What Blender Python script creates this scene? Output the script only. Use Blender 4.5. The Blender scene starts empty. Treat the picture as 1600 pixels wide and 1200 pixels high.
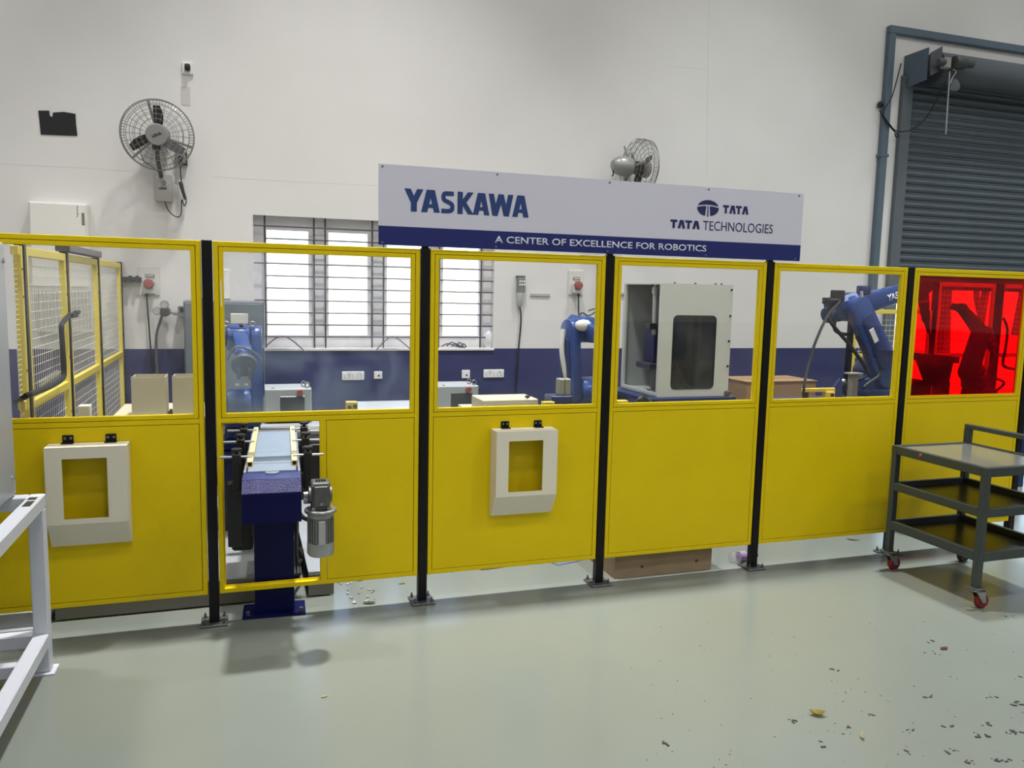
import bpy, bmesh, math, random
from mathutils import Vector, Matrix, Euler
random.seed(7)
PI = math.pi
sc = bpy.context.scene
COL = sc.collection

# ------------------------------------------------------------------ camera
PITCH, ROLL, YAW = map(math.radians, (6.6526, 1.2953, 18.5757))
CAM = Vector((0, -3.9005, 1.6))
FPX = 1251.6
_fw = Vector((math.sin(YAW)*math.cos(PITCH), math.cos(YAW)*math.cos(PITCH), -math.sin(PITCH)))
_r = Vector((math.cos(YAW), -math.sin(YAW), 0)); _u = _r.cross(_fw)
CR = math.cos(ROLL)*_r + math.sin(ROLL)*_u
CU = -math.sin(ROLL)*_r + math.cos(ROLL)*_u
cd = bpy.data.cameras.new('camera'); cam = bpy.data.objects.new('camera', cd); COL.objects.link(cam)
m = Matrix((CR, CU, -_fw)).transposed().to_4x4(); m.translation = CAM
cam.matrix_world = m
cd.sensor_width = 36; cd.lens = FPX/1600*36; cd.clip_start = .05; cd.clip_end = 300
sc.camera = cam

def at(u, v, y):           # the point of the vertical plane Y = y that the photograph shows at (u, v)
    d = _fw + CR*((u-800)/FPX) - CU*((v-600)/FPX)
    return CAM + d*((y-CAM.y)/d.y)
def atz(u, v, z=0):
    d = _fw + CR*((u-800)/FPX) - CU*((v-600)/FPX)
    return CAM + d*((z-CAM.z)/d.z)
def atx(u, v, x):
    d = _fw + CR*((u-800)/FPX) - CU*((v-600)/FPX)
    return CAM + d*((x-CAM.x)/d.x)

# ------------------------------------------------------------------ world, sun, lamps, exposure
w = bpy.data.worlds.new('sky'); sc.world = w; w.use_nodes = True
nt = w.node_tree; bg = nt.nodes['Background']
sky = nt.nodes.new('ShaderNodeTexSky'); sky.sky_type = 'NISHITA'; sky.sun_disc = False
sky.sun_elevation = math.radians(52); sky.sun_rotation = math.radians(200); sky.air_density = 1.0; sky.dust_density = 3.0
nt.links.new(sky.outputs[0], bg.inputs[0]); bg.inputs[1].default_value = 0.75
sd = bpy.data.lights.new('sun', 'SUN'); sd.energy = 5.0; sd.angle = .01; sd.color = (1, .95, .86)
so = bpy.data.objects.new('sun', sd); COL.objects.link(so); so.rotation_euler = Euler((math.radians(40), 0, math.radians(20)))
def lamp(x, y, power, color=(1, .99, .99), z=8.6, sx=1.2, sy=.6, spread=180):
    l = bpy.data.lights.new('ceiling_light', 'AREA'); l.shape = 'RECTANGLE'; l.size = sx; l.size_y = sy
    l.energy = power; l.color = color; l.spread = math.radians(spread)
    o = bpy.data.objects.new('ceiling_light', l); COL.objects.link(o); o.location = (x, y, z)
# reflector high bays over the cell, wide fittings over the hall in front of the fence
for x, p in ((-2.9, 52), (0.85, 140), (4.6, 92), (8.4, 85)):
    lamp(x, .55, p, (1, .975, .965) if x < 4 else (.95, .99, 1), sx=.4, sy=.4, spread=68)
for x in (-4.2, 0.6, 5.4, 9.5):
    lamp(x, -4.6, 112, (1, .985, .975) if x < 4 else (.95, .985, 1))
for x in (-4.2, 2.2, 8.6):
    lamp(x, -8.4, 90)
vs = sc.view_settings
vs.view_transform = 'Standard'; vs.look = 'None'; vs.gamma = 1; vs.exposure = 0.0
try: vs.use_curve_mapping = False
except Exception: pass

# ------------------------------------------------------------------ materials
def lin(c):
    return tuple((x/255/12.92 if x/255 <= .04045 else ((x/255+.055)/1.055)**2.4) for x in c)
_M = {}
def M(name, rgb, rough=.5, metal=0., spec=.5, var=0., vscale=4., bump=0., bscale=60., coat=0., rvar=0.):
    if name in _M: return _M[name]
    mt = bpy.data.materials.new(name); mt.use_nodes = True
    n = mt.node_tree; b = n.nodes['Principled BSDF']; c = lin(rgb)
    b.inputs['Base Color'].default_value = (*c, 1); b.inputs['Roughness'].default_value = rough
    b.inputs['Metallic'].default_value = metal; b.inputs['Specular IOR Level'].default_value = spec
    b.inputs['Coat Weight'].default_value = coat
    mt.diffuse_color = (*c, 1)
    if var or bump or rvar:
        tc = n.nodes.new('ShaderNodeTexCoord')
    if var or rvar:
        ns = n.nodes.new('ShaderNodeTexNoise'); ns.inputs['Scale'].default_value = vscale; ns.inputs['Detail'].default_value = 6
        n.links.new(tc.outputs['Object'], ns.inputs['Vector'])
    if var:
        rp = n.nodes.new('ShaderNodeValToRGB')
        rp.color_ramp.elements[0].position = .3; rp.color_ramp.elements[1].position = .7
        rp.color_ramp.elements[0].color = (*[x*(1-var) for x in c], 1)
        rp.color_ramp.elements[1].color = (*[min(1, x*(1+var)) for x in c], 1)
        n.links.new(ns.outputs['Fac'], rp.inputs[0]); n.links.new(rp.outputs[0], b.inputs['Base Color'])
    if rvar:
        mr = n.nodes.new('ShaderNodeMapRange'); mr.inputs[1].default_value = .3; mr.inputs[2].default_value = .7
        mr.inputs[3].default_value = max(0, rough-rvar); mr.inputs[4].default_value = rough+rvar
        n.links.new(ns.outputs['Fac'], mr.inputs[0]); n.links.new(mr.outputs[0], b.inputs['Roughness'])
    if bump:
        n2 = n.nodes.new('ShaderNodeTexNoise'); n2.inputs['Scale'].default_value = bscale; n2.inputs['Detail'].default_value = 3
        n.links.new(tc.outputs['Object'], n2.inputs['Vector'])
        bp = n.nodes.new('ShaderNodeBump'); bp.inputs['Strength'].default_value = bump; bp.inputs['Distance'].default_value = .01
        n.links.new(n2.outputs['Fac'], bp.inputs['Height']); n.links.new(bp.outputs[0], b.inputs['Normal'])
    _M[name] = mt; return mt

def sheet_glass(name, tint=(1, 1, 1), haze=0.02, hazescale=3., gloss=.06, hazecol=(.9, .92, .95), hazemax=None):
    mt = bpy.data.materials.new(name); mt.use_nodes = True; n = mt.node_tree
    n.nodes.remove(n.nodes['Principled BSDF']); out = n.nodes['Material Output']
    tr = n.nodes.new('ShaderNodeBsdfTransparent'); tr.inputs[0].default_value = (*tint, 1)
    gl = n.nodes.new('ShaderNodeBsdfGlossy'); gl.inputs['Roughness'].default_value = .02; gl.inputs[0].default_value = (1, 1, 1, 1)
    df = n.nodes.new('ShaderNodeBsdfDiffuse'); df.inputs[0].default_value = (*hazecol, 1)
    lw = n.nodes.new('ShaderNodeLayerWeight'); lw.inputs[0].default_value = .12
    mu = n.nodes.new('ShaderNodeMath'); mu.operation = 'MULTIPLY_ADD'; mu.inputs[1].default_value = .5; mu.inputs[2].default_value = gloss*.4
    n.links.new(lw.outputs['Fresnel'], mu.inputs[0])
    m1 = n.nodes.new('ShaderNodeMixShader'); n.links.new(mu.outputs[0], m1.inputs[0])
    n.links.new(tr.outputs[0], m1.inputs[1]); n.links.new(gl.outputs[0], m1.inputs[2])
    m2 = n.nodes.new('ShaderNodeMixShader')
    tc = n.nodes.new('ShaderNodeTexCoord'); ns = n.nodes.new('ShaderNodeTexNoise'); ns.inputs['Scale'].default_value = hazescale; ns.inputs['Detail'].default_value = 8
    ns.inputs['Distortion'].default_value = .8
    n.links.new(tc.outputs['Object'], ns.inputs['Vector'])
    mr = n.nodes.new('ShaderNodeMapRange'); mr.inputs[1].default_value = .4; mr.inputs[2].default_value = .75
    mr.inputs[3].default_value = haze*.3; mr.inputs[4].default_value = hazemax or haze*1.6
    n.links.new(ns.outputs['Fac'], mr.inputs[0]); n.links.new(mr.outputs[0], m2.inputs[0])
    n.links.new(m1.outputs[0], m2.inputs[1]); n.links.new(df.outputs[0], m2.inputs[2])
    n.links.new(m2.outputs[0], out.inputs[0])
    mt.diffuse_color = (*tint, .2)
    return mt

yellow = M('yellow_paint', (224, 196, 0), .5, spec=.25, var=.03, vscale=3, bump=.05, bscale=300)
yellow_pale = M('pale_yellow_paint', (228, 208, 80), .45, var=.03)
black = M('black_paint', (7, 7, 9), .4, spec=.3)
blacksteel = M('black_plastic', (16, 16, 17), .5)
zinc = M('galvanised_base_plate', (110, 112, 112), .4, .7, var=.1, vscale=20)
white = M('white_powder_coat', (232, 230, 224), .45)
cream = M('cream_powder_coat', (226, 220, 200), .5)
greywhite = M('grey_white_paint', (168, 172, 176), .4)
blue_deep = M('deep_blue_enamel', (4, 9, 62), .4, spec=.2)
def hammer():
    mt = M('hammered_blue_enamel', (16, 18, 84), .28, bump=.6, bscale=170)
    return mt
blue_ham = hammer()
robot_blue = M('robot_blue_paint', (24, 58, 122), .3, coat=.3)
robot_dark = M('dark_blue_casting', (20, 38, 88), .35)
steel = M('brushed_steel', (170, 172, 174), .3, .9)
alu = M('cast_aluminium', (150, 151, 150), .42, .75, var=.08, vscale=30)
alu_dark = M('dark_cast_gearbox', (98, 98, 96), .45, .6, var=.1, vscale=30)
galv = M('light_grey_casing', (178, 180, 178), .45, .2)
grey_mc = M('machine_grey', (196, 201, 192), .5, var=.02)
grey_dk = M('cabinet_grey_blue', (104, 112, 118), .5, var=.06)
red_btn = M('red_plastic', (142, 66, 58), .45)
dark_screen = M('dark_screen', (62, 68, 70), .25)
trolley_m = M('grey_green_enamel', (52, 60, 58), .4)
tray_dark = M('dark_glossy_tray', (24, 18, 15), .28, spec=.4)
red_wheel = M('red_polyurethane', (120, 24, 26), .4)
shutter_m = M('slate_grey_shutter', (78, 88, 96), .5, var=.05)
pipe_m = M('blue_grey_paint', (86, 103, 116), .45, var=.05)
plug_white = M('switch_plate_white', (240, 240, 238), .35)
wood = M('brown_plywood', (142, 122, 94), .65, var=.12, vscale=7)
cardb = M('brown_cardboard', (158, 126, 92), .8, var=.05)
upvc = M('grey_white_window_profile', (236, 234, 238), .4, var=.06, vscale=9)
navy = M('navy_print', (28, 58, 116), .5)
navy_dk = M('dark_navy_print', (22, 30, 88), .5)
sign_white = M('sign_white', (212, 210, 224), .4)
letter_white = M('letter_white', (225, 228, 240), .5)
rubber = M('black_cable_rubber', (18, 18, 19), .55)
fan_grey = M('fan_grey_paint', (150, 150, 148), .35, .3)
fan_dark = M('fan_blade_dark', (52, 52, 55), .4)
belt_m = M('grey_conveyor_belt', (124, 138, 152), .5, var=.05, vscale=15)
socket_yel = M('yellow_block', (222, 196, 70), .5)
beige_case = M('beige_paint', (200, 194, 166), .5)
leaf_y = M('dry_yellow_leaf', (176, 158, 76), .7, var=.2, vscale=40)
leaf_b = M('dry_brown_leaf', (112, 74, 58), .8)
leaf_g = M('grey_green_leaf', (92, 100, 78), .8)
leaf_c = M('curled_beige_leaf', (190, 184, 150), .7)
dirt_m = M('dark_dirt', (58, 58, 56), .9)
glass_clear = sheet_glass('clear_acrylic', haze=.015, hazescale=2.5)
glass_film = sheet_glass('clear_acrylic_with_film', haze=.045, hazescale=1.6, hazemax=.10)
glass_dusty = sheet_glass('dusty_clear_acrylic', haze=.07, hazescale=4, hazemax=.17, hazecol=(.68, .82, .98))
glass_red = sheet_glass('red_welding_acrylic', tint=(1.0, .035, .03), haze=.12, hazecol=(.7, .02, .03))  # red haze colour imitates a veil of reflection over the dark parts
glass_win = sheet_glass('window_glass', haze=.02)
glass_smoke = sheet_glass('smoked_acrylic', tint=(.38, .42, .41), haze=.04)
bottle_pl = sheet_glass('clear_bottle_plastic', tint=(.94, .95, .96), haze=.1, gloss=.3)
purple_cap = M('purple_cap', (84, 52, 110), .4)
plastic_bag = M('white_plastic_bag', (222, 224, 228), .35)
brown_wire = M('brown_wire', (96, 84, 78), .6)

# ------------------------------------------------------------------ mesh helpers
class G:
    def __init__(s): s.bm = bmesh.new()
    def _merge(s, t):
        me = bpy.data.meshes.new('tmp'); t.to_mesh(me); t.free(); s.bm.from_mesh(me); bpy.data.meshes.remove(me)
    def box(s, a, b, bev=0., seg=1, mat=None):
        t = bmesh.new(); a = Vector(a); b = Vector(b)
        bmesh.ops.create_cube(t, size=1)
        c = (a+b)/2; d = b-a
        for v in t.verts: v.co = Vector((v.co.x*abs(d.x), v.co.y*abs(d.y), v.co.z*abs(d.z)))
        if bev: bmesh.ops.bevel(t, geom=t.edges[:], offset=bev, segments=seg, affect='EDGES', profile=.5)
        if mat: bmesh.ops.transform(t, matrix=mat, verts=t.verts)
        else: bmesh.ops.translate(t, vec=c, verts=t.verts)
        s._merge(t); return s
    def obox(s, c, ax, ay, az, sx, sy, sz, bev=0.):     # box about c with given axes
        ax, ay, az = Vector(ax).normalized(), Vector(ay).normalized(), Vector(az).normalized()
        mt = Matrix((ax, ay, az)).transposed().to_4x4(); mt.translation = Vector(c)
        return s.box((-sx/2, -sy/2, -sz/2), (sx/2, sy/2, sz/2), bev, 1, mt)
    def cyl(s, p0, p1, r0, r1=None, n=24, bev=0.):
        p0, p1 = Vector(p0), Vector(p1); r1 = r0 if r1 is None else r1
        d = p1-p0; L = d.length; q = d.to_track_quat('Z', 'Y').to_matrix().to_4x4()
        t = bmesh.new(); bmesh.ops.create_cone(t, cap_ends=True, segments=n, radius1=r0, radius2=r1, depth=L)
        if bev:
            es = [e for e in t.edges if abs(e.verts[0].co.z-e.verts[1].co.z) < 1e-6 and len(e.link_faces) == 2]
            bmesh.ops.bevel(t, geom=es, offset=bev, segments=2, affect='EDGES', profile=.5)
        q.translation = (p0+p1)/2
        bmesh.ops.transform(t, matrix=q, verts=t.verts); s._merge(t); return s
    def tube(s, pts, r, n=8, closed=False):
        pts = [Vector(p) for p in pts]; rings = []; N = len(pts); up = None
        for i, p in enumerate(pts):
            a = pts[(i-1) % N] if (closed or i > 0) else p
            b = pts[(i+1) % N] if (closed or i < N-1) else p
            t = (b-a).normalized()
            if up is None: up = Vector((0, 0, 1)) if abs(t.z) < .9 else Vector((1, 0, 0))
            x = t.cross(up)
            if x.length < 1e-4: x = t.orthogonal()
            x.normalize(); yv = x.cross(t).normalized(); up = yv
            rr = r[i] if isinstance(r, (list, tuple)) else r
            rings.append([s.bm.verts.new(p + x*(rr*math.cos(2*PI*k/n)) + yv*(rr*math.sin(2*PI*k/n))) for k in range(n)])
        for i in range(N if closed else N-1):
            A, B = rings[i], rings[(i+1) % N]
            for k in range(n):
                s.bm.faces.new((A[k], A[(k+1) % n], B[(k+1) % n], B[k]))
        if not closed:
            s.bm.faces.new(rings[0][::-1]); s.bm.faces.new(rings[-1])
        return s
    def slab(s, pts, vec, bev=0.):                      # closed polygon swept along vec
        vec = Vector(vec); t = bmesh.new()
        a = [t.verts.new(Vector(p)) for p in pts]; b = [t.verts.new(Vector(p)+vec) for p in pts]; n = len(a)
        t.faces.new(a[::-1]); t.faces.new(b)
        for i in range(n): t.faces.new((a[i], a[(i+1) % n], b[(i+1) % n], b[i]))
        bmesh.ops.recalc_face_normals(t, faces=t.faces)
        if bev:
            es = [e for e in t.edges if len(e.link_faces) == 2 and any(len(f.verts) == n and n > 4 or n == 4 for f in e.link_faces)]
            bmesh.ops.bevel(t, geom=es if n == 4 else [e for e in t.edges if any(len(f.verts) == n for f in e.link_faces)], offset=bev, segments=2, affect='EDGES', profile=.5)
        s._merge(t); return s
    def ring(s, outer, inner, vec):                     # plate with a hole, equal point counts
        vec = Vector(vec); t = bmesh.new(); n = len(outer)
        o0 = [t.verts.new(Vector(p)) for p in outer]; i0 = [t.verts.new(Vector(p)) for p in inner]
        o1 = [t.verts.new(Vector(p)+vec) for p in outer]; i1 = [t.verts.new(Vector(p)+vec) for p in inner]
        for k in range(n):
            j = (k+1) % n
            t.faces.new((o0[k], o0[j], i0[j], i0[k])); t.faces.new((o1[j], o1[k], i1[k], i1[j]))
            t.faces.new((o0[j], o0[k], o1[k], o1[j])); t.faces.new((i0[k], i0[j], i1[j], i1[k]))
        bmesh.ops.recalc_face_normals(t, faces=t.faces); s._merge(t); return s
    def lathe(s, prof, origin, axis=(0, 0, 1), n=24):   # prof: (radius, distance along axis)
        q = Vector(axis).to_track_quat('Z', 'Y').to_matrix(); o = Vector(origin); rings = []
        for r, z in prof:
            rings.append([s.bm.verts.new(o + q @ Vector((max(r, 1e-4)*math.cos(2*PI*k/n), max(r, 1e-4)*math.sin(2*PI*k/n), z))) for k in range(n)])
        for A, B in zip(rings, rings[1:]):
            for k in range(n): s.bm.faces.new((A[k], A[(k+1) % n], B[(k+1) % n], B[k]))
        s.bm.faces.new(rings[0][::-1]); s.bm.faces.new(rings[-1]); return s
    def sphere(s, c, r, sub=2, scale=(1, 1, 1), noise=0.):
        t = bmesh.new(); bmesh.ops.create_icosphere(t, subdivisions=sub, radius=1)
        for v in t.verts:
            k = 1+random.uniform(-noise, noise)
            v.co = Vector((v.co.x*r*scale[0]*k, v.co.y*r*scale[1]*k, v.co.z*r*scale[2]*k)) + Vector(c)
        s._merge(t); return s

ROOTS = {}
def obj(name, g, mat, parent=None, smooth=True, local=False, angle=35):
    me = bpy.data.meshes.new(name); bm = g.bm
    bmesh.ops.recalc_face_normals(bm, faces=bm.faces)
    if parent is not None and not local:
        p = parent
        while p.parent: p = p.parent
        if p.name in ROOTS: bmesh.ops.transform(bm, matrix=ROOTS[p.name].inverted(), verts=bm.verts)
    bm.to_mesh(me); bm.free()
    if smooth:
        me.polygons.foreach_set('use_smooth', [True]*len(me.polygons)); me.set_sharp_from_angle(angle=math.radians(angle))
    me.materials.append(mat)
    o = bpy.data.objects.new(name, me); COL.objects.link(o)
    if parent is not None: o.parent = parent
    return o
def tag(o, label=None, cat=None, group=None, kind=None):
    if label: o['label'] = label
    if cat: o['category'] = cat
    if group: o['group'] = group
    if kind: o['kind'] = kind
    return o
def thing(name, label, cat, loc=(0, 0, 0), rotz=0., group=None):
    o = bpy.data.objects.new(name, None); COL.objects.link(o); o.location = loc; o.rotation_euler = (0, 0, rotz)
    o.empty_display_size = .1
    ROOTS[o.name] = Matrix.Translation(Vector(loc)) @ Matrix.Rotation(rotz, 4, 'Z')
    return tag(o, label, cat, group)
def struct(name, bm, mat, parent=None, **k):
    o = obj(name, bm, mat, parent, **k)
    if parent is None: o['kind'] = 'structure'
    return o
def copy_of(o, parent=None, loc=None):
    c = o.copy(); COL.objects.link(c)
    if parent is not None: c.parent = parent
    if loc is not None: c.location = loc
    return c
def arc(c, r, a0, a1, n, ax, ay):
    c = Vector(c); ax = Vector(ax); ay = Vector(ay)
    return [c + ax*(r*math.cos(a0+(a1-a0)*i/n)) + ay*(r*math.sin(a0+(a1-a0)*i/n)) for i in range(n+1)]
def spline(pts, k=6):
    pts = [Vector(p) for p in pts]; out = []
    for i in range(len(pts)-1):
        p0 = pts[max(i-1, 0)]; p1 = pts[i]; p2 = pts[i+1]; p3 = pts[min(i+2, len(pts)-1)]
        for j in range(k):
            t = j/k
            out.append(.5*((2*p1) + (p2-p0)*t + (2*p0-5*p1+4*p2-p3)*t*t + (3*p1-p0-3*p2+p3)*t**3))
    out.append(pts[-1]); return out
def words(s, x0, x1, z0, z1, y, parent, mat, name='lettering', bold=0., th=.0012, rot=None):
    cu = bpy.data.curves.new('t', 'FONT'); cu.body = s; cu.size = 1; cu.offset = bold; cu.resolution_u = 3
    o = bpy.data.objects.new('t', cu); COL.objects.link(o)
    dg = bpy.context.evaluated_depsgraph_get(); me = bpy.data.meshes.new_from_object(o.evaluated_get(dg))
    bpy.data.objects.remove(o); g = G(); g.bm.from_mesh(me); bpy.data.meshes.remove(me)
    xs = [v.co.x for v in g.bm.verts]; ys = [v.co.y for v in g.bm.verts]
    ax, bx, ay, by = min(xs), max(xs), min(ys), max(ys)
    for v in g.bm.verts:
        a = (v.co.x-ax)/(bx-ax); b = (v.co.y-ay)/(by-ay)
        v.co = rot(a, b) if rot else Vector((x0+(x1-x0)*a, y, z0+(z1-z0)*b))
    r = bmesh.ops.extrude_face_region(g.bm, geom=g.bm.faces[:])
    vs_ = [e for e in r['geom'] if isinstance(e, bmesh.types.BMVert)]
    bmesh.ops.translate(g.bm, vec=Vector((0, -th, 0)), verts=vs_)
    return obj(name, g, mat, parent, smooth=False)

# ------------------------------------------------------------------ room shell
WY = 3.2
def wall_mat():
    mt = M('wall_paint', (226, 222, 215), .6)
    n = mt.node_tree; b = n.nodes['Principled BSDF']
    ge = n.nodes.new('ShaderNodeNewGeometry'); sp = n.nodes.new('ShaderNodeSeparateXYZ'); n.links.new(ge.outputs['Position'], sp.inputs[0])
    st = n.nodes.new('ShaderNodeMath'); st.operation = 'GREATER_THAN'; st.inputs[1].default_value = 1.062; n.links.new(sp.outputs[2], st.inputs[0])
    def noise(scale, det, lo, hi, c0, c1):
        ns = n.nodes.new('ShaderNodeTexNoise'); ns.inputs['Scale'].default_value = scale; ns.inputs['Detail'].default_value = det
        n.links.new(ge.outputs['Position'], ns.inputs['Vector'])
        rp = n.nodes.new('ShaderNodeValToRGB'); e = rp.color_ramp.elements
        e[0].position = lo; e[1].position = hi; e[0].color = (*lin(c0), 1); e[1].color = (*lin(c1), 1)
        n.links.new(ns.outputs['Fac'], rp.inputs[0]); return rp
    up = noise(.9, 5, .3, .7, (221, 219, 216), (229, 227, 225)); lo = noise(2.2, 7, .35, .7, (42, 46, 94), (52, 57, 104))
    mx = n.nodes.new('ShaderNodeMixRGB'); n.links.new(st.outputs[0], mx.inputs[0]); n.links.new(lo.outputs[0], mx.inputs[1]); n.links.new(up.outputs[0], mx.inputs[2])
    n.links.new(mx.outputs[0], b.inputs['Base Color'])
    ns = n.nodes.new('ShaderNodeTexNoise'); ns.inputs['Scale'].default_value = 3; ns.inputs['Detail'].default_value = 8
    n.links.new(ge.outputs['Position'], ns.inputs['Vector'])
    bp = n.nodes.new('ShaderNodeBump'); bp.inputs['Strength'].default_value = .12; bp.inputs['Distance'].default_value = .02
    n.links.new(ns.outputs['Fac'], bp.inputs['Height']); n.links.new(bp.outputs[0], b.inputs['Normal'])
    return mt
wallm = wall_mat()
XL, XR, YF, ZC = -7.0, 12.0, -10.0, 9.0
WX0, WX1, WZ0, WZ1 = .085, 2.19, 1.062, 2.177
DX0, DX1, DZ = 6.80, 10.1, 4.05
g = G()
for a, b, z0, z1 in ((XL, WX0, 0, ZC), (WX0, WX1, 0, WZ0), (WX0, WX1, WZ1, ZC), (WX1, DX0, 0, ZC), (DX0, DX1, DZ, ZC), (DX1, XR, 0, ZC)):
    g.box((a, WY, z0), (b, WY+.25, z1))
bmesh.ops.remove_doubles(g.bm, verts=g.bm.verts, dist=1e-5)
struct('wall_back', g, wallm, smooth=False)
wall_plain = M('plain_wall_paint', (214, 210, 204), .7)
struct('wall_left', G().box((XL-.2, YF, 0), (XL, WY, ZC)), wallm, smooth=False)
struct('wall_right', G().box((XR, YF, 0), (XR+.2, WY, ZC)), wallm, smooth=False)
struct('wall_front', G().box((XL, YF-.2, 0), (XR, YF, ZC)), wallm, smooth=False)
struct('ceiling', G().box((XL-.2, YF-.2, ZC), (XR+.2, WY+.25, ZC+.15)), M('ceiling_sheet', (206, 206, 202), .7), smooth=False)
floor_m = M('epoxy_floor', (124, 130, 122), .2, spec=.5, var=.05, vscale=.8, rvar=.06)
struct('floor', G().box((XL-.2, YF-.2, -.15), (XR+.2, WY+.25, 0)), floor_m, smooth=False)
# hairline plaster joints on the back wall
g = G()
for pts in ([(1108, -5), (1106, 120), (1104, 270)], [(1048, 104), (1106, 108)], [(0, 256), (120, 262), (210, 268)], [(330, 276), (460, 284), (590, 290)]):
    p = [at(u, v, WY) for u, v in pts]
    g.tube([q + Vector((0, .0005, 0)) for q in p], .0016, 4)
struct('trim_1', g, M('hairline_crack', (196, 194, 190), .7))

# outdoors beyond the shutter and window
struct('ground', G().box((-40, WY+.25, -.25), (70, 90, -.1)), M('dusty_ground', (178, 168, 150), .9, var=.12, vscale=.4), smooth=False)
comp = G().box((-40, 34, -.1), (70, 34.3, 2.6))
tag(obj('compound_wall', comp, M('limewashed_wall', (222, 218, 206), .9, var=.05, vscale=.5), smooth=False), 'long pale boundary wall far outside beyond the roller shutter', 'wall')
bark = M('tree_bark', (74, 62, 52), .9); folm = M('tree_foliage', (52, 76, 34), .8, var=.35, vscale=2)
def tree(x, y, h, lean, label, fork=False, r=.2, cz=None):
    t = thing('tree', label, 'tree', (x, y, -.1), 0, 'trees outside the shutter opening')
    g = G(); top = Vector((x+lean, y, h))
    g.tube(spline([(x, y, -.1), (x+lean*.3, y, h*.35), top]), [r*(1-.4*i/12) for i in range(13)], 8)
    if fork: g.tube(spline([(x+lean*.2, y, h*.3), (x-lean*1.5+.6, y+.2, h*.65), (x+1.6, y+.3, h)]), [r*.7*(1-.4*i/12) for i in range(13)], 8)
    obj('trunk', g, bark, t)
    g = G()
    for i in range(300):
        a = random.uniform(0, 2*PI); rr = 1.9*math.sqrt(random.random()); zz = (cz or h) + random.uniform(-.9, 2.6) + rr*.05
        c = Vector((top.x+rr*math.cos(a), top.y+rr*math.sin(a), zz)); n = Vector((random.gauss(0, 1), random.gauss(0, 1), random.gauss(0, 1))).normalized()
        u = n.orthogonal().normalized(); v = n.cross(u); s = random.uniform(.18, .4)
        vs4 = [g.bm.verts.new(c+u*s*.5+v*0), g.bm.verts.new(c+v*s), g.bm.verts.new(c-u*s*.5), g.bm.verts.new(c-v*s)]
        g.bm.faces.new(vs4)
    o = obj('foliage', g, folm, t, smooth=False); o['kind'] = 'stuff'
tree(at(1478, 500, 16).x, 16, 3.2, -.1, 'straight leafy tree standing outside, seen through red pane beside welding torch')
tree(at(1530, 500, 21).x, 21, 3.4, .4, 'forked leafy tree standing outside, seen through red pane beyond the mesh post', True)
tree(at(1592, 500, 27).x, 27, 3.8, .3, 'larger leafy tree standing farthest outside behind the forked one', False, .3)

# ------------------------------------------------------------------ window
wn = thing('window_1', None, None, (WX0, WY, WZ0)); wn['kind'] = 'structure'
FY0, FY1 = 3.30, 3.37
fr = .075
def frame_bars(x0, x1, z0, z1, w, y0, y1):
    return [((x0, y0, z0), (x0+w, y1, z1)), ((x1-w, y0, z0), (x1, y1, z1)), ((x0+w, y0, z0), (x1-w, y1, z0+w)), ((x0+w, y0, z1-w), (x1-w, y1, z1))]
g = G()
for p, q in frame_bars(WX0, WX1, WZ0, WZ1, fr, FY0, FY1): g.box(p, q)
obj('window_frame', g, upvc, wn, smooth=False)
muls = [(.575, .675), (1.085, 1.185), (1.62, 1.70)]
edges = [WX0+fr] + [x for m_ in muls for x in m_] + [WX1-fr]
for a, b in muls: obj('mullion', G().box((a, FY0-.006, WZ0+.02), (b, FY1, WZ1-.02), .006), upvc, wn)
for i in range(4):
    a, b = edges[2*i], edges[2*i+1]; s = .035; g = G(); z0, z1 = WZ0+.06, WZ1-fr
    z0 += .015
    for p, q in frame_bars(a, b, z0, z1, s, FY0+.012, FY1-.01): g.box(p, q)
    f = obj('sash', g, upvc, wn, smooth=False)
    obj('pane', G().box((a+s-.004, FY0+.035, z0+s-.004), (b-s+.004, FY0+.041, z1-s+.004)), glass_win, f, smooth=False)
obj('window_sill', G().box((WX0-.01, 3.185, WZ0-.018), (WX1+.01, FY0+.01, WZ0+.004), .003), white, wn)
grille_m = M('dark_grille_bar', (74, 70, 72), .5, .3)
zs = [1.163+.1033*i for i in range(10)]
for i, z in enumerate(zs):
    full = i in (3, 6, 9, 0)
    obj('grille_bar', G().cyl((WX0+.002 if full else .178, 3.225, z), (WX1-.002, 3.225, z), .0055, n=8), grille_m, wn)
for x in (.178, .581, .675, 1.078, 1.178, 1.68, 2.075):
    obj('grille_bar', G().cyl((x, 3.232, WZ0), (x, 3.232, WZ1), .007, n=8), grille_m, wn)
# ------------------------------------------------------------------ roller shutter
dr = thing('door_1', None, None, (DX0, WY, 0)); dr['kind'] = 'structure'
g = G(); pitch = .083; prof = []
for k in range(7):
    a = k/6; prof.append((WY+.03 - .022*math.sin(PI*a), pitch*(a*.9)))
prof += [(WY+.044 - .022*math.sin(PI*a), pitch*(a*.9)) for a in [1-k/6 for k in range(7)]]
z0s = 1.765
g.slab([(DX0-.03, y, z0s+z) for y, z in prof], (DX1-DX0+.06, 0, 0))
g.box((DX0-.03, WY+.02, z0s+pitch*.86), (DX1+.03, WY+.03, z0s+pitch*1.02))
first = obj('slat', g, shutter_m, dr, angle=60)
for i in range(1, 28):
    c = copy_of(first, dr); c.location = (0, 0, pitch*i)
obj('bottom_rail', G().box((DX0-.02, WY+.01, 1.715), (DX1+.02, WY+.05, 1.775), .004), shutter_m, dr)
for xa, xb in ((6.67, 6.80), (DX1, DX1+.13)):
    g = G().box((xa, WY-.055, 0), (xb, WY-.002, 3.96), .003)
    obj('guide_rail', g, M('guide_grey', (92, 100, 106), .5), dr)
g = G().cyl((6.86, 2.97, 4.0), (DX1+.05, 2.97, 4.0), .165, n=32)
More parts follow.
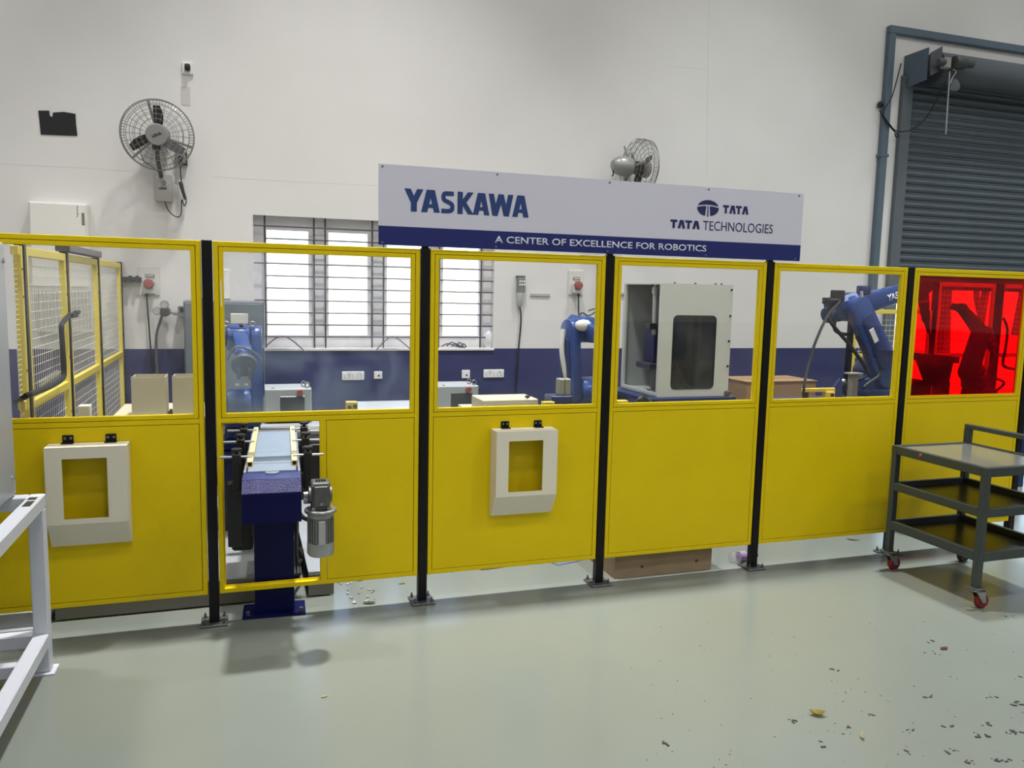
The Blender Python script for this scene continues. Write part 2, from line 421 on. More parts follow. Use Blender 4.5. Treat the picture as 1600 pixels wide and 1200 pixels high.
obj('shutter_coil', g, M('dark_coil_grey', (70, 76, 82), .5), dr)
# bracket plate perpendicular to the wall
xs_ = 6.70
pl = [atx(1408, 97, xs_), atx(1413, 88, xs_), atx(1451, 74, xs_), atx(1447, 124, xs_), atx(1410, 140, xs_)]
obj('side_bracket', G().slab(pl, (.012, 0, 0)), pipe_m, dr)
obj('side_bracket_flange', G().box((xs_, WY-.03, 3.62), (xs_+.07, WY-.003, 3.98)), black, dr)
pl2 = [at(1455, 82, 2.80), at(1473, 72, 2.80), at(1472, 92, 2.80), at(1466, 112, 2.80), at(1454, 118, 2.80)]
obj('motor_plate', G().slab(pl2, (0, .012, 0)), M('perforated_dark_plate', (72, 76, 80), .5), dr)
p = lambda u, v: at(u, v, 2.72)
tm = thing('shutter_motor', 'small dark drive motor with gearbox on the roller shutter coil', 'motor', p(1490, 98))
obj('gearbox', G().box(p(1476, 105)+Vector((0, .0, 0)), p(1488, 90)+Vector((0, .07, 0)), .008), M('gearbox_grey', (140, 140, 136), .5), tm)
obj('motor_body', G().cyl(p(1490, 97), p(1507, 99), .062, n=20, bev=.008).cyl(p(1507, 99), p(1519, 100), .042, n=16), M('motor_dark', (60, 62, 62), .5), tm)
obj('motor_shaft', G().cyl(p(1466, 97), p(1476, 97), .03, n=14), M('motor_dark', (60, 62, 62), .5), tm)
# pull chain
ch = thing('pull_chain', 'pale hand chain hanging from the shutter motor in front of slats', 'chain', p(1483, 112))
a0, a1 = p(1484, 114), p(1478, 208); g = G()
for i in range(46):
    c = a0.lerp(a1, i/45)
    pts = [c + (Vector((.006*math.cos(t), 0, .016*math.sin(t))) if i % 2 else Vector((0, .006*math.cos(t), .016*math.sin(t)))) for t in [2*PI*k/8 for k in range(8)]]
    g.tube(pts, .0018, 4, closed=True)
o = obj('chain_links', g, M('chain_steel', (190, 192, 196), .4, .3), ch); o['kind'] = 'stuff'
g = G(); g.tube(spline([p(1489, 108), p(1494, 112), p(1488, 122), p(1485, 130)]), .0035, 6)
obj('chain_loop', g, M('chain_steel', (190, 192, 196), .4, .3), ch)
g = G(); pts = [p(1491, 122), p(1497, 124), p(1501, 133), p(1500, 139), p(1494, 143), p(1485, 140), p(1487, 130)]
g.slab([q+Vector((0, .03, 0)) for q in pts], (0, -.03, 0), .008)
tag(obj('cloth_rag', g, M('grey_cloth', (84, 88, 92), .9)), 'small grey rag hanging off the shutter motor chain', 'rag')
# square steel pipe framing the shutter
pm = thing('steel_pipe', 'blue-grey square steel pipe running up the wall and over the roller shutter', 'pipe', (6.47, WY, 0))
obj('upright', G().box((6.435, WY-.065, 0), (6.515, WY-.002, 4.36), .004), pipe_m, pm)
obj('crossbar', G().box((6.435, WY-.066, 4.36), (11.0, WY-.002, 4.435), .004), pipe_m, pm)
for z in (1.9, 3.1): obj('pipe_clamp', G().box((6.42, WY-.07, z), (6.53, WY-.001, z+.03), .002), pipe_m, pm)
# loose cables around bracket
def cable(name, label, pts, r, mat=rubber, parent=None, n=6):
    o = obj(name, G().tube(spline(pts), r, n), mat, parent)
    if parent is None: tag(o, label, 'cable')
    return o
cable('loose_cable', 'thin black cable drooping from shutter bracket past the square pipe to motor',
      [at(1408, 99, 3.05), at(1394, 150, 3.06), at(1380, 176, 3.1), at(1390, 194, 3.1), at(1402, 205, 3.1), at(1425, 202, 3.05), at(1450, 180, 2.95), at(1478, 128, 2.75)], .006)
cable('cable_loop', 'short black cable end tied in loop below the square pipe',
      [at(1374, 172, 3.124), at(1384, 190, 3.124), at(1399, 207, 3.115), at(1404, 212, 3.115), at(1401, 215, 3.115), at(1398, 209, 3.115)], .006)
kz = at(1370, 163, 3.17).z
g = G().cyl((6.434, 3.17, kz), (6.405, 3.17, kz), .014, n=10).sphere((6.395, 3.17, kz), .03, 2, (.9, .8, 1.2), .12)
tag(obj('junction_knob', g, blacksteel), 'black cable gland sticking out beside the square pipe', 'gland')
# ------------------------------------------------------------------ items on the back wall
# painted-over opening
pts = [(60, 173), (77, 173), (78, 181), (82, 183), (83, 176), (100, 175), (118, 178), (119, 195), (121, 212), (108, 212), (64, 210), (62, 190)]
tag(obj('wall_opening', G().slab([at(u, v, WY-.001) for u, v in pts], (0, -.006, 0)), M('black_opening', (14, 13, 18), .6), smooth=False),
    'black ragged-edged rectangular opening high on the wall left of the fan', 'opening')
# camera on white plate
cmr = thing('security_camera', 'small black dome camera on a white square plate high on wall', 'camera', at(292, 109, WY))
a, b = at(285, 116, WY), at(302, 99, WY)
obj('back_plate', G().box((a.x, WY-.025, a.z), (b.x, WY-.001, b.z), .004), plug_white, cmr)
obj('lens_housing', G().box((a.x+.02, WY-.07, a.z+.02), (b.x-.02, WY-.025, b.z-.02), .012, 2), blacksteel, cmr)
a, b = at(283, 164, WY), at(297, 136, WY)
tag(obj('paint_patch', G().box((a.x, WY-.003, a.z), (b.x, WY, b.z)), M('patch_grey', (206, 203, 198), .7), smooth=False), 'pale grey filled patch on wall just below the small camera', 'patch')
# wall cabinet with louvres
cb = thing('wall_cabinet', 'flat white electrical cabinet on wall behind the mesh fence, louvred lower half', 'cabinet', (-1.33, WY, 1.2))
obj('cabinet_body', G().box((-1.53, WY-.10, 1.2), (-1.13, WY-.001, 2.19), .005), white, cb)
obj('cabinet_door', G().box((-1.52, WY-.112, 1.55), (-1.14, WY-.10, 2.18), .004), white, cb)
p_ = at(130, 342, WY-.112); obj('door_latch', G().box((p_.x-.009, WY-.118, p_.z-.045), (p_.x+.009, WY-.112, p_.z+.045), .004), M('latch_grey', (128, 124, 116), .5), cb)
words('legrand', 0, 1, 0, 1, 0, cb, M('pale_grey_print', (158, 153, 145), .6), rot=lambda a, b: at(123-4*b, 339-17*a, WY-.1125))
g0 = G().box((-1.515, WY-.112, 1.23), (-1.503, WY-.10, 1.52)); f0 = obj('louvre', g0, M('louvre_shadow_grey', (168, 166, 158), .6), cb, smooth=False)
for i in range(1, 16):
    c = copy_of(f0, cb); c.location = (.0247*i, 0, 0)

# wall fan, facing the room
def wall_fan(c, axis, R, label, loc, roll=0., simple=False):
    t = thing('wall_fan', label, 'fan', loc, 0)
    axis = Vector(axis).normalized(); ux = axis.cross(Vector((0, 0, 1))).normalized(); uz = ux.cross(axis)
    c = Vector(c)
    P3 = lambda r, a, d: c + ux*(r*math.cos(a)) + uz*(r*math.sin(a)) + axis*d
    g = G()
    for r, d in ((R, .0), (R*.985, .05), (R*.985, -.05), (R*.86, .075), (R*.72, .085), (R*.58, .09), (R*.44, .092), (R*.86, -.075), (R*.68, -.085), (R*.5, -.09)):
        g.tube([P3(r, 2*PI*k/40, d) for k in range(40)], .0036 if r > R*.9 else .0022, 5, closed=True)
    for k in range(72):
        a = 2*PI*k/72
        g.tube([P3(R*.86, a, .075), P3(R*.985, a, .05), P3(R, a, 0), P3(R*.985, a, -.05), P3(R*.86, a, -.075)], .0014, 4)
    for k in range(24):
        a = 2*PI*k/24
        g.tube([P3(R*.36, a, .092), P3(R*.6, a, .09), P3(R*.86, a, .075)], .0014, 4)
        g.tube([P3(R*.3, a, -.09), P3(R*.6, a, -.088), P3(R*.86, a, -.075)], .0014, 4)
    o = obj('wire_guard', g, M('chrome_wire', (150, 148, 144), .35, .6), t); o['kind'] = 'stuff'
    for k in range(3):
        a0 = roll + 2*PI*k/3; g = G(); n = 6; A = []; B = []
        for i in range(n+1):
            r = R*(.22+.60*i/n); wd = R*(.10+.05*math.sin(PI*i/n)); tw = math.radians(32-14*i/n); sw = .18*i/n
            ra = ux*math.cos(a0-sw)+uz*math.sin(a0-sw); ta = -ux*math.sin(a0-sw)+uz*math.cos(a0-sw)
            dv = ta*math.cos(tw)+axis*math.sin(tw)
            A.append(c+ra*r+dv*wd); B.append(c+ra*r-dv*wd)
        t2 = bmesh.new()
        th = axis*.004
        va = [g.bm.verts.new(p+th) for p in A]; vb = [g.bm.verts.new(p+th) for p in B]; vc = [g.bm.verts.new(p-th) for p in A]; vd = [g.bm.verts.new(p-th) for p in B]
        for i in range(n):
            g.bm.faces.new((va[i], va[i+1], vb[i+1], vb[i])); g.bm.faces.new((vc[i+1], vc[i], vd[i], vd[i+1]))
            g.bm.faces.new((va[i+1], va[i], vc[i], vc[i+1])); g.bm.faces.new((vb[i], vb[i+1], vd[i+1], vd[i]))
        for i in (0, n): g.bm.faces.new((va[i], vb[i], vd[i], vc[i]))
        t2.free()
        obj('blade', g, fan_dark, t)
    hub = obj('hub_cap', G().lathe([(0, .095), (R*.28, .094), (R*.31, .085), (R*.31, .06), (R*.2, .03)], c, axis, 28), M('fan_cap_grey', (138, 138, 137), .35), t)
    obj('blade_hub', G().cyl(c-axis*.03, c+axis*.03, R*.24, n=20), fan_dark, t)
    obj('motor_housing', G().lathe([(R*.27, -.08), (R*.33, -.10), (R*.34, -.15), (R*.335, -.2), (R*.28, -.25), (R*.16, -.28), (0, -.285)], c, axis, 28), fan_grey, t)
    for k in range(3):
        a = roll-.42+2*PI*k/3
        obj('guard_arm', G().obox(P3(R*.62, a, -.092), ux*math.cos(a)+uz*math.sin(a), -ux*math.sin(a)+uz*math.cos(a), axis, R*.72, .02, .006), fan_grey, t)
    return t, P3, hub, ux, uz
fc = at(246, 211, 2.93)
fdir = (CAM - fc); fdir.z *= .9; fdir = (fdir.normalized()+Vector((-.05, 0, .02))).normalized()
ft, FP3, hub, fux, fuz = wall_fan(fc, fdir, .262, 'silver wire-guard wall fan facing the room, above the grey switch box', at(255, 295, WY), roll=1.745)
# neck and bracket
nk0 = fc - fdir*.17; a, b = at(241, 314, 3.1), at(268, 273, 3.1)
obj('neck', G().tube(spline([nk0-Vector((0, 0, .06)), at(246, 245, 3.0), at(252, 276, 3.1)]), .016, 10), M('fan_neck_dark', (86, 84, 82), .4), ft)
obj('neck_clamp', G().box(at(238, 234, 2.9)-Vector((0, .02, 0)), at(251, 228, 2.9)+Vector((0, .03, 0)), .004), fan_dark, ft)
obj('switch_box', G().box((a.x, WY-.10, a.z), (b.x, WY-.001, b.z), .012, 2), M('switch_box_grey', (176, 174, 170), .45), ft)
obj('speed_knob', G().cyl(at(256, 285, WY-.10), at(256, 285, WY-.118), .018, n=16), M('knob_grey', (140, 140, 138), .4), ft)
words('USHA', 0, 1, 0, 1, 0, ft, M('black_print', (26, 26, 28), .5), bold=.03, rot=lambda a_, b_: at(248+13*a_, 296.5-4*b_, WY-.1003))
def hubrot(a_, b_):
    x = (a_-.5)*.07; z = (b_-.5)*.022; s = math.sin(.45); c = math.cos(.45)
    return fc + fdir*.0955 - fux*(x*c - z*s) + fuz*(x*s+z*c)
words('USHA', 0, 1, 0, 1, 0, ft, M('black_print', (26, 26, 28), .5), bold=.03, rot=hubrot)
obj('motor_lead', G().tube(spline([fc-fdir*.2+fux*.06, at(218, 222, 3.05), at(224, 250, 3.08), at(240, 262, 3.1), at(250, 272, 3.1)]), .004, 5), M('lead_grey', (110, 108, 106), .5), ft)
obj('power_cord', G().tube(spline([at(257, 314, 3.12), at(264, 330, 3.14), at(276, 339, 3.16), at(283, 334, 3.16), at(284, 312, 3.15), at(288, 322, 3.15), at(291, 312, 3.15), at(285, 290, 3.15), at(282, 270, 3.15), at(282.5, 248, 3.15)]), .0045, 6), M('cord_dark', (70, 66, 64), .5), ft)
obj('cord_bundle', G().tube(spline([at(282, 284, 3.14), at(285, 296, 3.13), at(289, 312, 3.14)]), [.012, .014, .016, .016, .015, .014, .013, .012, .011, .01, .009, .008, .007], 8), M('cord_dark', (70, 66, 64), .5), ft)
sk = thing('wall_socket', 'small pale socket box with dark plug beside the facing wall fan', 'socket', at(283, 246, WY))
a, b = at(275, 256, WY), at(291, 239, WY)
obj('socket_box', G().box((a.x, WY-.045, a.z), (b.x, WY-.001, b.z), .004), M('socket_grey', (150, 148, 144), .45), sk)
obj('socket_edge', G().box((b.x, WY-.046, a.z-.004), (b.x+.008, WY-.001, b.z)).box((a.x+.03, WY-.046, a.z-.008), (b.x+.008, WY-.001, a.z)), fan_dark, sk)
pc = at(282, 247, WY-.045); obj('plug', G().cyl(pc, pc-Vector((0, .035, 0)), .02, .014, 12), blacksteel, sk)
# second fan, turned away to the right
f2 = at(984, 261, 2.93)
d2 = Vector((.98, .06, -.04)).normalized()
t2, _, _, _, _ = wall_fan(f2 + d2*.10, d2, .262, 'wall fan turned sideways above the sign board, rounded motor toward window', at(975, 300, WY), roll=.5)
obj('tilt_knob', G().tube([at(958, 266, 2.8), at(958.5, 273, 2.8), at(956, 275, 2.8)], .006, 6), black, t2)
obj('wall_mount', G().box(at(968, 330, WY-.1), at(988, 290, WY-.001)).tube(spline([at(976, 296, 3.1), at(976, 284, 3.0), f2-d2*.05-Vector((0, 0, .05))]), .016, 8), fan_grey, t2)

# emergency-stop stations on the wall
def estop(u, v, label, cord):
    c = at(u, v, WY); t = thing('emergency_stop_station', label, 'switch', c)
    obj('back_plate', G().box((c.x-.077, WY-.012, c.z-.115), (c.x+.077, WY-.001, c.z+.118), .003), M('plate_white', (214, 212, 206), .5), t)
    obj('indicator', G().box((c.x-.03, WY-.022, c.z+.028), (c.x+.04, WY-.012, c.z+.055), .003), M('indicator_grey', (120, 118, 116), .5), t)
    g = G()
    for i in range(5): g.box((c.x-.022+.012*i, WY-.0235, c.z+.034), (c.x-.017+.012*i, WY-.022, c.z+.048))
    obj('indicator_marking', g, plug_white, t, smooth=False)
    obj('button_box', G().box((c.x-.04, WY-.065, c.z-.10), (c.x+.042, WY-.012, c.z+.0), .006), M('plate_white', (214, 212, 206), .5), t)
    obj('stop_button', G().cyl((c.x, WY-.065, c.z-.025), (c.x, WY-.10, c.z-.02), .042, .038, 20, .005), red_btn, t)
    obj('cable_gland', G().cyl((c.x-.01+cord, WY-.04, c.z-.10), (c.x-.01+cord, WY-.04, c.z-.125), .014, n=10), black, t)
    obj('cord', G().tube(spline([(c.x-.01+cord, WY-.04, c.z-.12), (c.x+cord, WY-.035, c.z-.35), (c.x+.02+cord, WY-.03, c.z-.9), (c.x+.02+cord, WY-.03, c.z-1.2)]), .007, 6), rubber, t)
estop(233.5, 439, 'red stop button on white wall plate beside the pressure gauges', -.01)
estop(899, 442, 'red stop button on white wall plate right of the grey pendant', .03)
# pressure regulator
gc = at(257, 487, 3.08); rg = thing('pressure_regulator', 'dark gas regulator with two round gauges on wall by grey cabinet', 'regulator', at(257, 487, WY))
obj('regulator_body', G().cyl(gc+Vector((0, .08, 0)), gc-Vector((0, .04, 0)), .042, .038, 20, .006), M('regulator_dark', (66, 66, 64), .4, .3), rg)
for u, v in ((245, 486), (257, 476)):
    q = at(u, v, 3.06); f = obj('gauge', G().lathe([(.026, .02), (.032, .02), (.032, -.02), (0, -.02)], q, (0, -1, 0), 20), steel, rg)
    obj('gauge_dial', G().cyl(q-Vector((0, .016, 0)), q-Vector((0, .0205, 0)), .026, n=20), M('dial_grey', (176, 176, 172), .4), f)
obj('inlet_pipe', G().cyl(gc+Vector((.03, .03, -.01)), at(280, 490, 3.08), .009, n=8).cyl(at(271, 490, 3.08), at(277, 490, 3.08), .015, n=6), steel, rg)
a, b = at(279, 496, 3.1), at(296, 478, 3.1)
obj('valve_box', G().box((a.x, 3.04, a.z), (-.446, WY-.001, b.z), .004), M('valve_box_grey', (120, 122, 118), .5), rg)
obj('valve_label', G().box((a.x+.015, 3.037, b.z-.05), (-.455, 3.04, b.z-.012)), black, rg)
obj('hose', G().tube(spline([gc+Vector((-.02, 0, -.035)), at(251, 500, 3.08), at(245, 520, 3.1), at(244, 545, 3.12), at(246, 590, 3.12)]), .010, 8), M('hose_grey', (92, 92, 90), .5), rg)
# tall grey cabinet standing at the wall
tc_ = thing('tall_cabinet', 'tall blue-grey steel cabinet standing against wall left of window', 'cabinet', (-.14, 2.95, 0))
obj('cabinet_body', G().box((-.44, 2.78, .08), (.155, WY-.005, 1.465), .006), grey_dk, tc_)
obj('plinth', G().box((-.42, 2.8, 0), (.135, WY-.01, .08)), black, tc_)
obj('cabinet_door', G().box((-.43, 2.766, .1), (.145, 2.78, 1.45), .004), grey_dk, tc_)
obj('cable_entry', G().cyl((-.36, 2.9, 1.465), (-.36, 2.9, 1.485), .012, n=8).cyl((-.32, 2.9, 1.465), (-.32, 2.9, 1.485), .012, n=8), black, tc_)
# a white conduit plate on wall left of window
a, b = at(351, 467, WY), at(359, 421, WY)
tag(obj('wall_plate', G().box((a.x-.06, WY-.012, a.z), (b.x, WY-.001, b.z), .003), plug_white), 'white blank wall plate between tall grey cabinet and window', 'plate')
# switch plates
def plate(u0, v0, u1, v1, n, label):
    a, b = at(u0, v1, WY), at(u1, v0, WY); t = thing('switch_plate', label, 'switch', ((a.x+b.x)/2, WY, a.z))
    obj('cover', G().box((a.x, WY-.014, a.z), (b.x, WY-.001, b.z), .004), plug_white, t)
    g = G(); L = b.x-a.x
    if n > 1:
        for i in range(n):
            x = a.x + L*(i+.75)/(n+.5)
            obj('rocker', G().box((x-.008, WY-.018, a.z+.02), (x+.008, WY-.014, b.z-.02), .002), M('rocker_white', (228, 228, 226), .4), t)
        for x in (a.x+L*.32, a.x+L*.78):
            for dx, dz in ((-.01, 0), (.01, 0), (0, .014)): g.cyl((x+dx, WY-.019, a.z+.05+dz), (x+dx, WY-.0145, a.z+.05+dz), .0035, n=8)
    else:
        g.cyl(((a.x+b.x)/2+.005, WY-.018, a.z+.03), ((a.x+b.x)/2+.005, WY-.013, a.z+.03), .008, n=10)
    obj('socket_holes', g, black, t)
plate(534, 580, 569, 594, 5, 'wide white switch and socket plate on blue wall, nearer the window centre')
plate(584, 580, 597, 592, 1, 'small square white data outlet on blue wall left of the yellow middle post')
plate(721, 578, 734, 591, 1, 'small square white data outlet just above the second controller box')
plate(755, 577, 787, 590, 5, 'wide white switch and socket plate on blue wall right of second controller')
# grey pendant on the wall
pt_ = thing('wall_pendant', 'slim grey handheld pendant hanging on wall right of window, cord below', 'pendant', at(812, 456, WY))
a, b = at(806, 457, WY), at(818, 434, WY)
obj('pendant_case', G().box((a.x, WY-.06, a.z), (b.x, WY-.001, b.z), .006), M('pendant_grey', (120, 122, 120), .5), pt_)
for i in range(3):
    for j in range(2):
        x = a.x+.018+.026*i*.8; z = b.z-.035-.03*j
        obj('key', G().box((x-.006, WY-.066, z-.009), (x+.006, WY-.06, z+.009), .002), plug_white, pt_)
obj('hanger', G().box((a.x-.005, WY-.05, b.z), (b.x+.003, WY-.001, b.z+.018), .002), M('hanger_dark', (80, 80, 80), .5), pt_)
q0, q1 = at(812, 457, WY-.03), at(812, 479, WY-.03)
obj('plug_body', G().cyl(q0, q1, .036, .024, 14, .006), M('plug_grey', (176, 178, 174), .5), pt_)
obj('cord', G().tube(spline([q1, at(814, 500, WY-.02), at(809, 560, WY-.02), at(805, 625, WY-.02)]), .007, 6), rubber, pt_)
a, b = at(828, 463, WY), at(859, 459, WY)
tag(obj('wall_strip', G().box((a.x, WY-.012, a.z), (b.x, WY-.001, b.z), .002), M('strip_grey', (176, 174, 168), .6)), 'short thin grey strip on wall between pendant and red stop button', 'strip')
a, b = at(966, 461, WY), at(984, 457, WY)
tag(obj('wall_conduit', G().box((a.x-.2, WY-.02, a.z), (b.x+.5, WY-.001, b.z), .003), M('strip_grey', (176, 174, 168), .6)), 'thin white conduit on wall running behind the grey machine enclosure', 'conduit')
# things on the window sill
cable('sill_wire', 'thin brown wire arching over window sill near the tall grey cabinet', [at(415, 542, 3.2), at(420, 537, 3.17), at(432, 528, 3.15), at(445, 526, 3.15), at(458, 533, 3.15), at(472, 545, 3.17), at(474, 549, 3.178)], .005, brown_wire)
cable('sill_wire', 'thin brown wire arching over sill below the right end of window', [at(588, 547, 3.17), at(600, 534, 3.16), at(612, 526, 3.15), at(624, 531, 3.15), at(636, 541, 3.15), at(642, 546, 3.17)], .005, brown_wire)
tag(obj('plastic_bag', G().sphere(at(763, 531, 3.24), .055, 3, (.9, .5, 1.5), .06), plastic_bag), 'crumpled white plastic bag standing in right corner of window sill', 'bag')
g = G()
for k in range(5): g.tube(spline([at(690+8*k, 541, 3.22), at(700+6*k, 537-2*(k % 2), 3.21), at(712+4*k, 541, 3.22), at(722+k, 543, 3.23)]), .006, 5)
tag(obj('wire_coil', g, M('coil_grey', (96, 94, 100), .6)), 'tangled grey wire lying on sill at right end of window', 'wire')
# ------------------------------------------------------------------ yellow guard fence
PX = [-1.153, -.153, .846, 1.838, 2.837, 3.844, 4.852]
ZT, ZB = 1.791, .146; PT, PB = 1.745, 1.007
post_where = ['beside the white stand, outermost of the row', 'between the holder panel near the stand and the conveyor panel', 'between the conveyor panel and the middle holder panel',
              'between the middle holder panel and the enclosure panel', 'between the enclosure panel and the plain panel before the trolley',
              'just behind the trolley, beside the red pane', 'beyond the red pane at the far end of the row']
for i, x in enumerate(PX):
    t = thing('fence_post', 'black square fence post ' + post_where[i], 'post', (x, 0, 0), 0, 'black fence posts')
    obj('upright', G().box((x-.0225, -.0225, .01), (x+.0225, .0225, ZT+.004), .003), black, t)
    obj('base_plate', G().box((x-.06, -.06, 0), (x+.06, .06, .011), .002), zinc, t)
    for dx in (-.043, .043):
        for dy in (-.043, .043):
            obj('anchor_bolt', G().cyl((x+dx, dy, .011), (x+dx, dy, .024), .008, n=6).cyl((x+dx, dy, .02), (x+dx, dy, .036), .004, n=8), zinc, t)
    if i in (2, 3, 4): obj('sign_arm', G().box((x-.016, -.012, ZT), (x+.016, .014, 2.13), .002), black, t)
panel_what = [('yellow fence panel carrying a white document holder beside the white stand', glass_film, 'filmed clear pane'),
              ('yellow fence panel with open hatch where the conveyor comes through', glass_dusty, 'dusty clear pane'),
              ('yellow fence panel carrying the middle white document holder below the sign', glass_clear, 'clear pane'),
              ('plain yellow fence panel in front of the grey machine enclosure', glass_clear, 'clear pane'),
              ('plain yellow fence panel next to trolley with a robot behind clear pane', glass_clear, 'clear pane'),
              ('yellow fence panel with red welding pane behind the trolley', glass_red, 'red translucent pane')]
for i in range(6):
    a, b = PX[i]+.0255, PX[i+1]-.0255
    lab, gm, gl = panel_what[i]
    t = thing('safety_fence', lab, 'fence panel', ((a+b)/2, 0, ZB), 0, 'yellow fence panels')
    g = G()
    for p, q in frame_bars(a, b, ZB, ZT, .022, -.015, .015): g.box(p, q, .0015)
    g.box((a+.022, -.015, .962), (b-.022, .015, .984), .0015)
    for p, q in frame_bars(a+.021, b-.021, ZB+.021, .963, .008, .0102, .0146): g.box(p, q)  # backing strips added to stop light leaking through the grooves
    for p, q in frame_bars(a+.021, b-.021, .983, ZT-.021, .008, .0102, .0146): g.box(p, q)
    obj('frame', g, yellow, t)
    # glazing bead round the pane, a hair's gap inside the frame
    g = G()
    for p, q in frame_bars(a+.0245, b-.0245, .9865, ZT-.0245, .0195, -.0145, .0100): g.box(p, q, .0015)
    obj('glazing_bead', g, yellow, t)
    pn = obj('pane', G().box((a+.041, -.003, 1.003), (b-.041, .001, 1.750)), gm, t, smooth=False); pn['label'] = gl
    if i != 1:
        obj('lower_sheet', G().box((a+.0245, -.0135, ZB+.0245), (b-.0245, .010, .9595), .001), yellow, t)
    else:
        hx = .338
        g = G(); g.box((hx, -.015, ZB+.022), (hx+.03, .015, .962), .0015); obj('hatch_stile', g, yellow, t)
        obj('lower_sheet', G().box((hx+.0325, -.0135, ZB+.0245), (b-.0245, .010, .9595), .001), yellow, t)
    if i in (0, 1):
        g = G()
        obj('light_slit', G().box((a+.030, -.0152, 1.50), (a+.034, -.0143, 1.62)), plug_white, t) if i else None  # white strip painted for the light showing through a slit

# ------------------------------------------------------------------ sign
SY = -.030
sg = thing('sign_board', 'long white and navy company sign board fixed above the fence panels', 'sign', (1.815, SY, 1.80))
sx0, sx1, sz0, sz1, zb = .614, 3.017, 1.803, 2.180, 1.893
obj('white_board', G().box((sx0, SY, zb), (sx1, SY+.006, sz1)), sign_white, sg, smooth=False)
obj('navy_band', G().box((sx0, SY, sz0), (sx1, SY+.006, zb)), M('sign_navy_band', (22, 34, 104), .3), sg, smooth=False)
obj('back_stiffener', G().box((sx0+.1, SY+.006, 2.05), (sx1-.1, SY+.016, 2.09)).box((sx0+.1, SY+.006, 1.84), (sx1-.1, SY+.016, 1.88)), steel, sg)
g0 = G().lathe([(.0055, 0), (.005, .003), (0, .004)], (0, 0, 0), (0, -1, 0), 10)
s0 = None
for x in (.632, 1.20, 1.81, 2.40, 2.985):
    for z in (sz1-.012, sz0+.012):
        if s0 is None:
            s0 = obj('screw', g0, M('screw_grey', (120, 124, 132), .35, .5), sg, local=True); o = s0
        else: o = copy_of(s0, sg)
        o.location = (x-1.815, 0, z-1.80)
Yl = SY-.0006
QN = [0]
def quad(g, x, z, W, H, pts, y=Yl):
    QN[0] += 1; y -= .00015*(QN[0] % 5)
    g.slab([(x+W*a, y, z+H*b) for a, b in pts], (0, -.0012, 0))
def dia(g, x, z, W, H, x0, z0, x1, z1, wd, y=Yl):
    quad(g, x, z, W, H, [(x0-wd/2, z0), (x0+wd/2, z0), (x1+wd/2, z1), (x1-wd/2, z1)], y)
def letter(g, ch, x, z, W, H, wd, bar=True):
    d = lambda *a: dia(g, x, z, W, H, *a)
    q = lambda *a: quad(g, x, z, W, H, list(a))
    if ch == 'Y':
        d(wd/2, 1, .5, .40, wd*1.05); d(1-wd/2, 1, .5, .40, wd*1.05); q((.5-wd/2, 0), (.5+wd/2, 0), (.5+wd/2, .46), (.5-wd/2, .46))
    elif ch == 'A':
        d(wd/2, 0, .5-wd*.18, 1, wd); d(1-wd/2, 0, .5+wd*.18, 1, wd)
        if bar: q((.2, .2), (.8, .2), (.72, .36), (.28, .36))
        else: q((.5-wd*.68, 1), (.5+wd*.68, 1), (.5+wd*.5, .84), (.5-wd*.5, .84))
    elif ch == 'W':
        k = wd*.78
        d(k/2, 1, .27, 0, k); d(.5, 1, .27, 0, k); d(.5, 1, .73, 0, k); d(1-k/2, 1, .73, 0, k)
    elif ch == 'K':
        q((0, 0), (wd, 0), (wd, 1), (0, 1)); d(wd*.9, .44, 1-wd*.6, 1, wd*1.1); d(wd*1.05, .56, 1-wd*.55, 0, wd*1.1)
    elif ch == 'T':
        h = .27; q((0, 1-h), (1, 1-h), (1, 1), (0, 1)); q((.5-wd/2, 0), (.5+wd/2, 0), (.5+wd/2, 1), (.5-wd/2, 1))
    elif ch == 'S':
        tt = .19; hx_ = tt*H/W*1.0
        path = [(.95, .98-tt/2-.0), (.45, .98-tt/2), (.24, .86), (hx_/2+.02, .73), (.24, .59), (.5, .51), (.78, .42), (1-hx_/2-.0, .28), (.78, .14), (.5, tt/2), (.03, tt/2)]
        pts = spline([(x+W*a, 0, z+H*b) for a, b in path], 5); L = []; R = []
        for i, p_ in enumerate(pts):
            t_ = (pts[min(i+1, len(pts)-1)]-pts[max(i-1, 0)]).normalized(); n_ = Vector((-t_.z, 0, t_.x))*(tt*H*.52)
            L.append(p_+n_); R.append(p_-n_)
        for i in range(len(pts)-1):
            g.slab([(v.x, Yl, v.z) for v in (L[i], L[i+1], R[i+1], R[i])], (0, -.0012, 0))
# big word
X0, X1, Z0, Z1 = .738, 1.368, 1.967, 2.073
U = (X1-X0)/910
for chh, x_, w_, wd_ in (('Y', 0, 130, .32), ('A', 117, 133, .32), ('S', 258, 96, .3), ('K', 377, 118, .32), ('A', 490, 123, .32), ('W', 605, 185, .27), ('A', 785, 125, .32)):
    g = G(); letter(g, chh, X0+x_*U, Z0, w_*U, Z1-Z0, wd_); obj('letter', g, navy, sg, smooth=False)
def tata(x0, x1, z0, z1, mat):
    wL = (x1-x0)/4; 
    for k, chh in enumerate('TATA'):
        g = G(); letter(g, chh, x0+k*wL*1.0+.04*wL, z0, wL*(.92 if chh == 'T' else 1.02), z1-z0, .34, bar=False); obj('letter', g, mat, sg, smooth=False)
tata(2.492, 2.655, 2.046, 2.090, navy_dk)
tata(2.172, 2.352, 1.953, 1.997, navy_dk)
words('TECHNOLOGIES', 2.375, 2.822, 1.950, 2.000, Yl, sg, navy_dk, bold=-.004)
words('A CENTER OF EXCELLENCE FOR ROBOTICS', 1.193, 2.402, 1.8345, 1.8685, Yl, sg, letter_white, bold=.012)
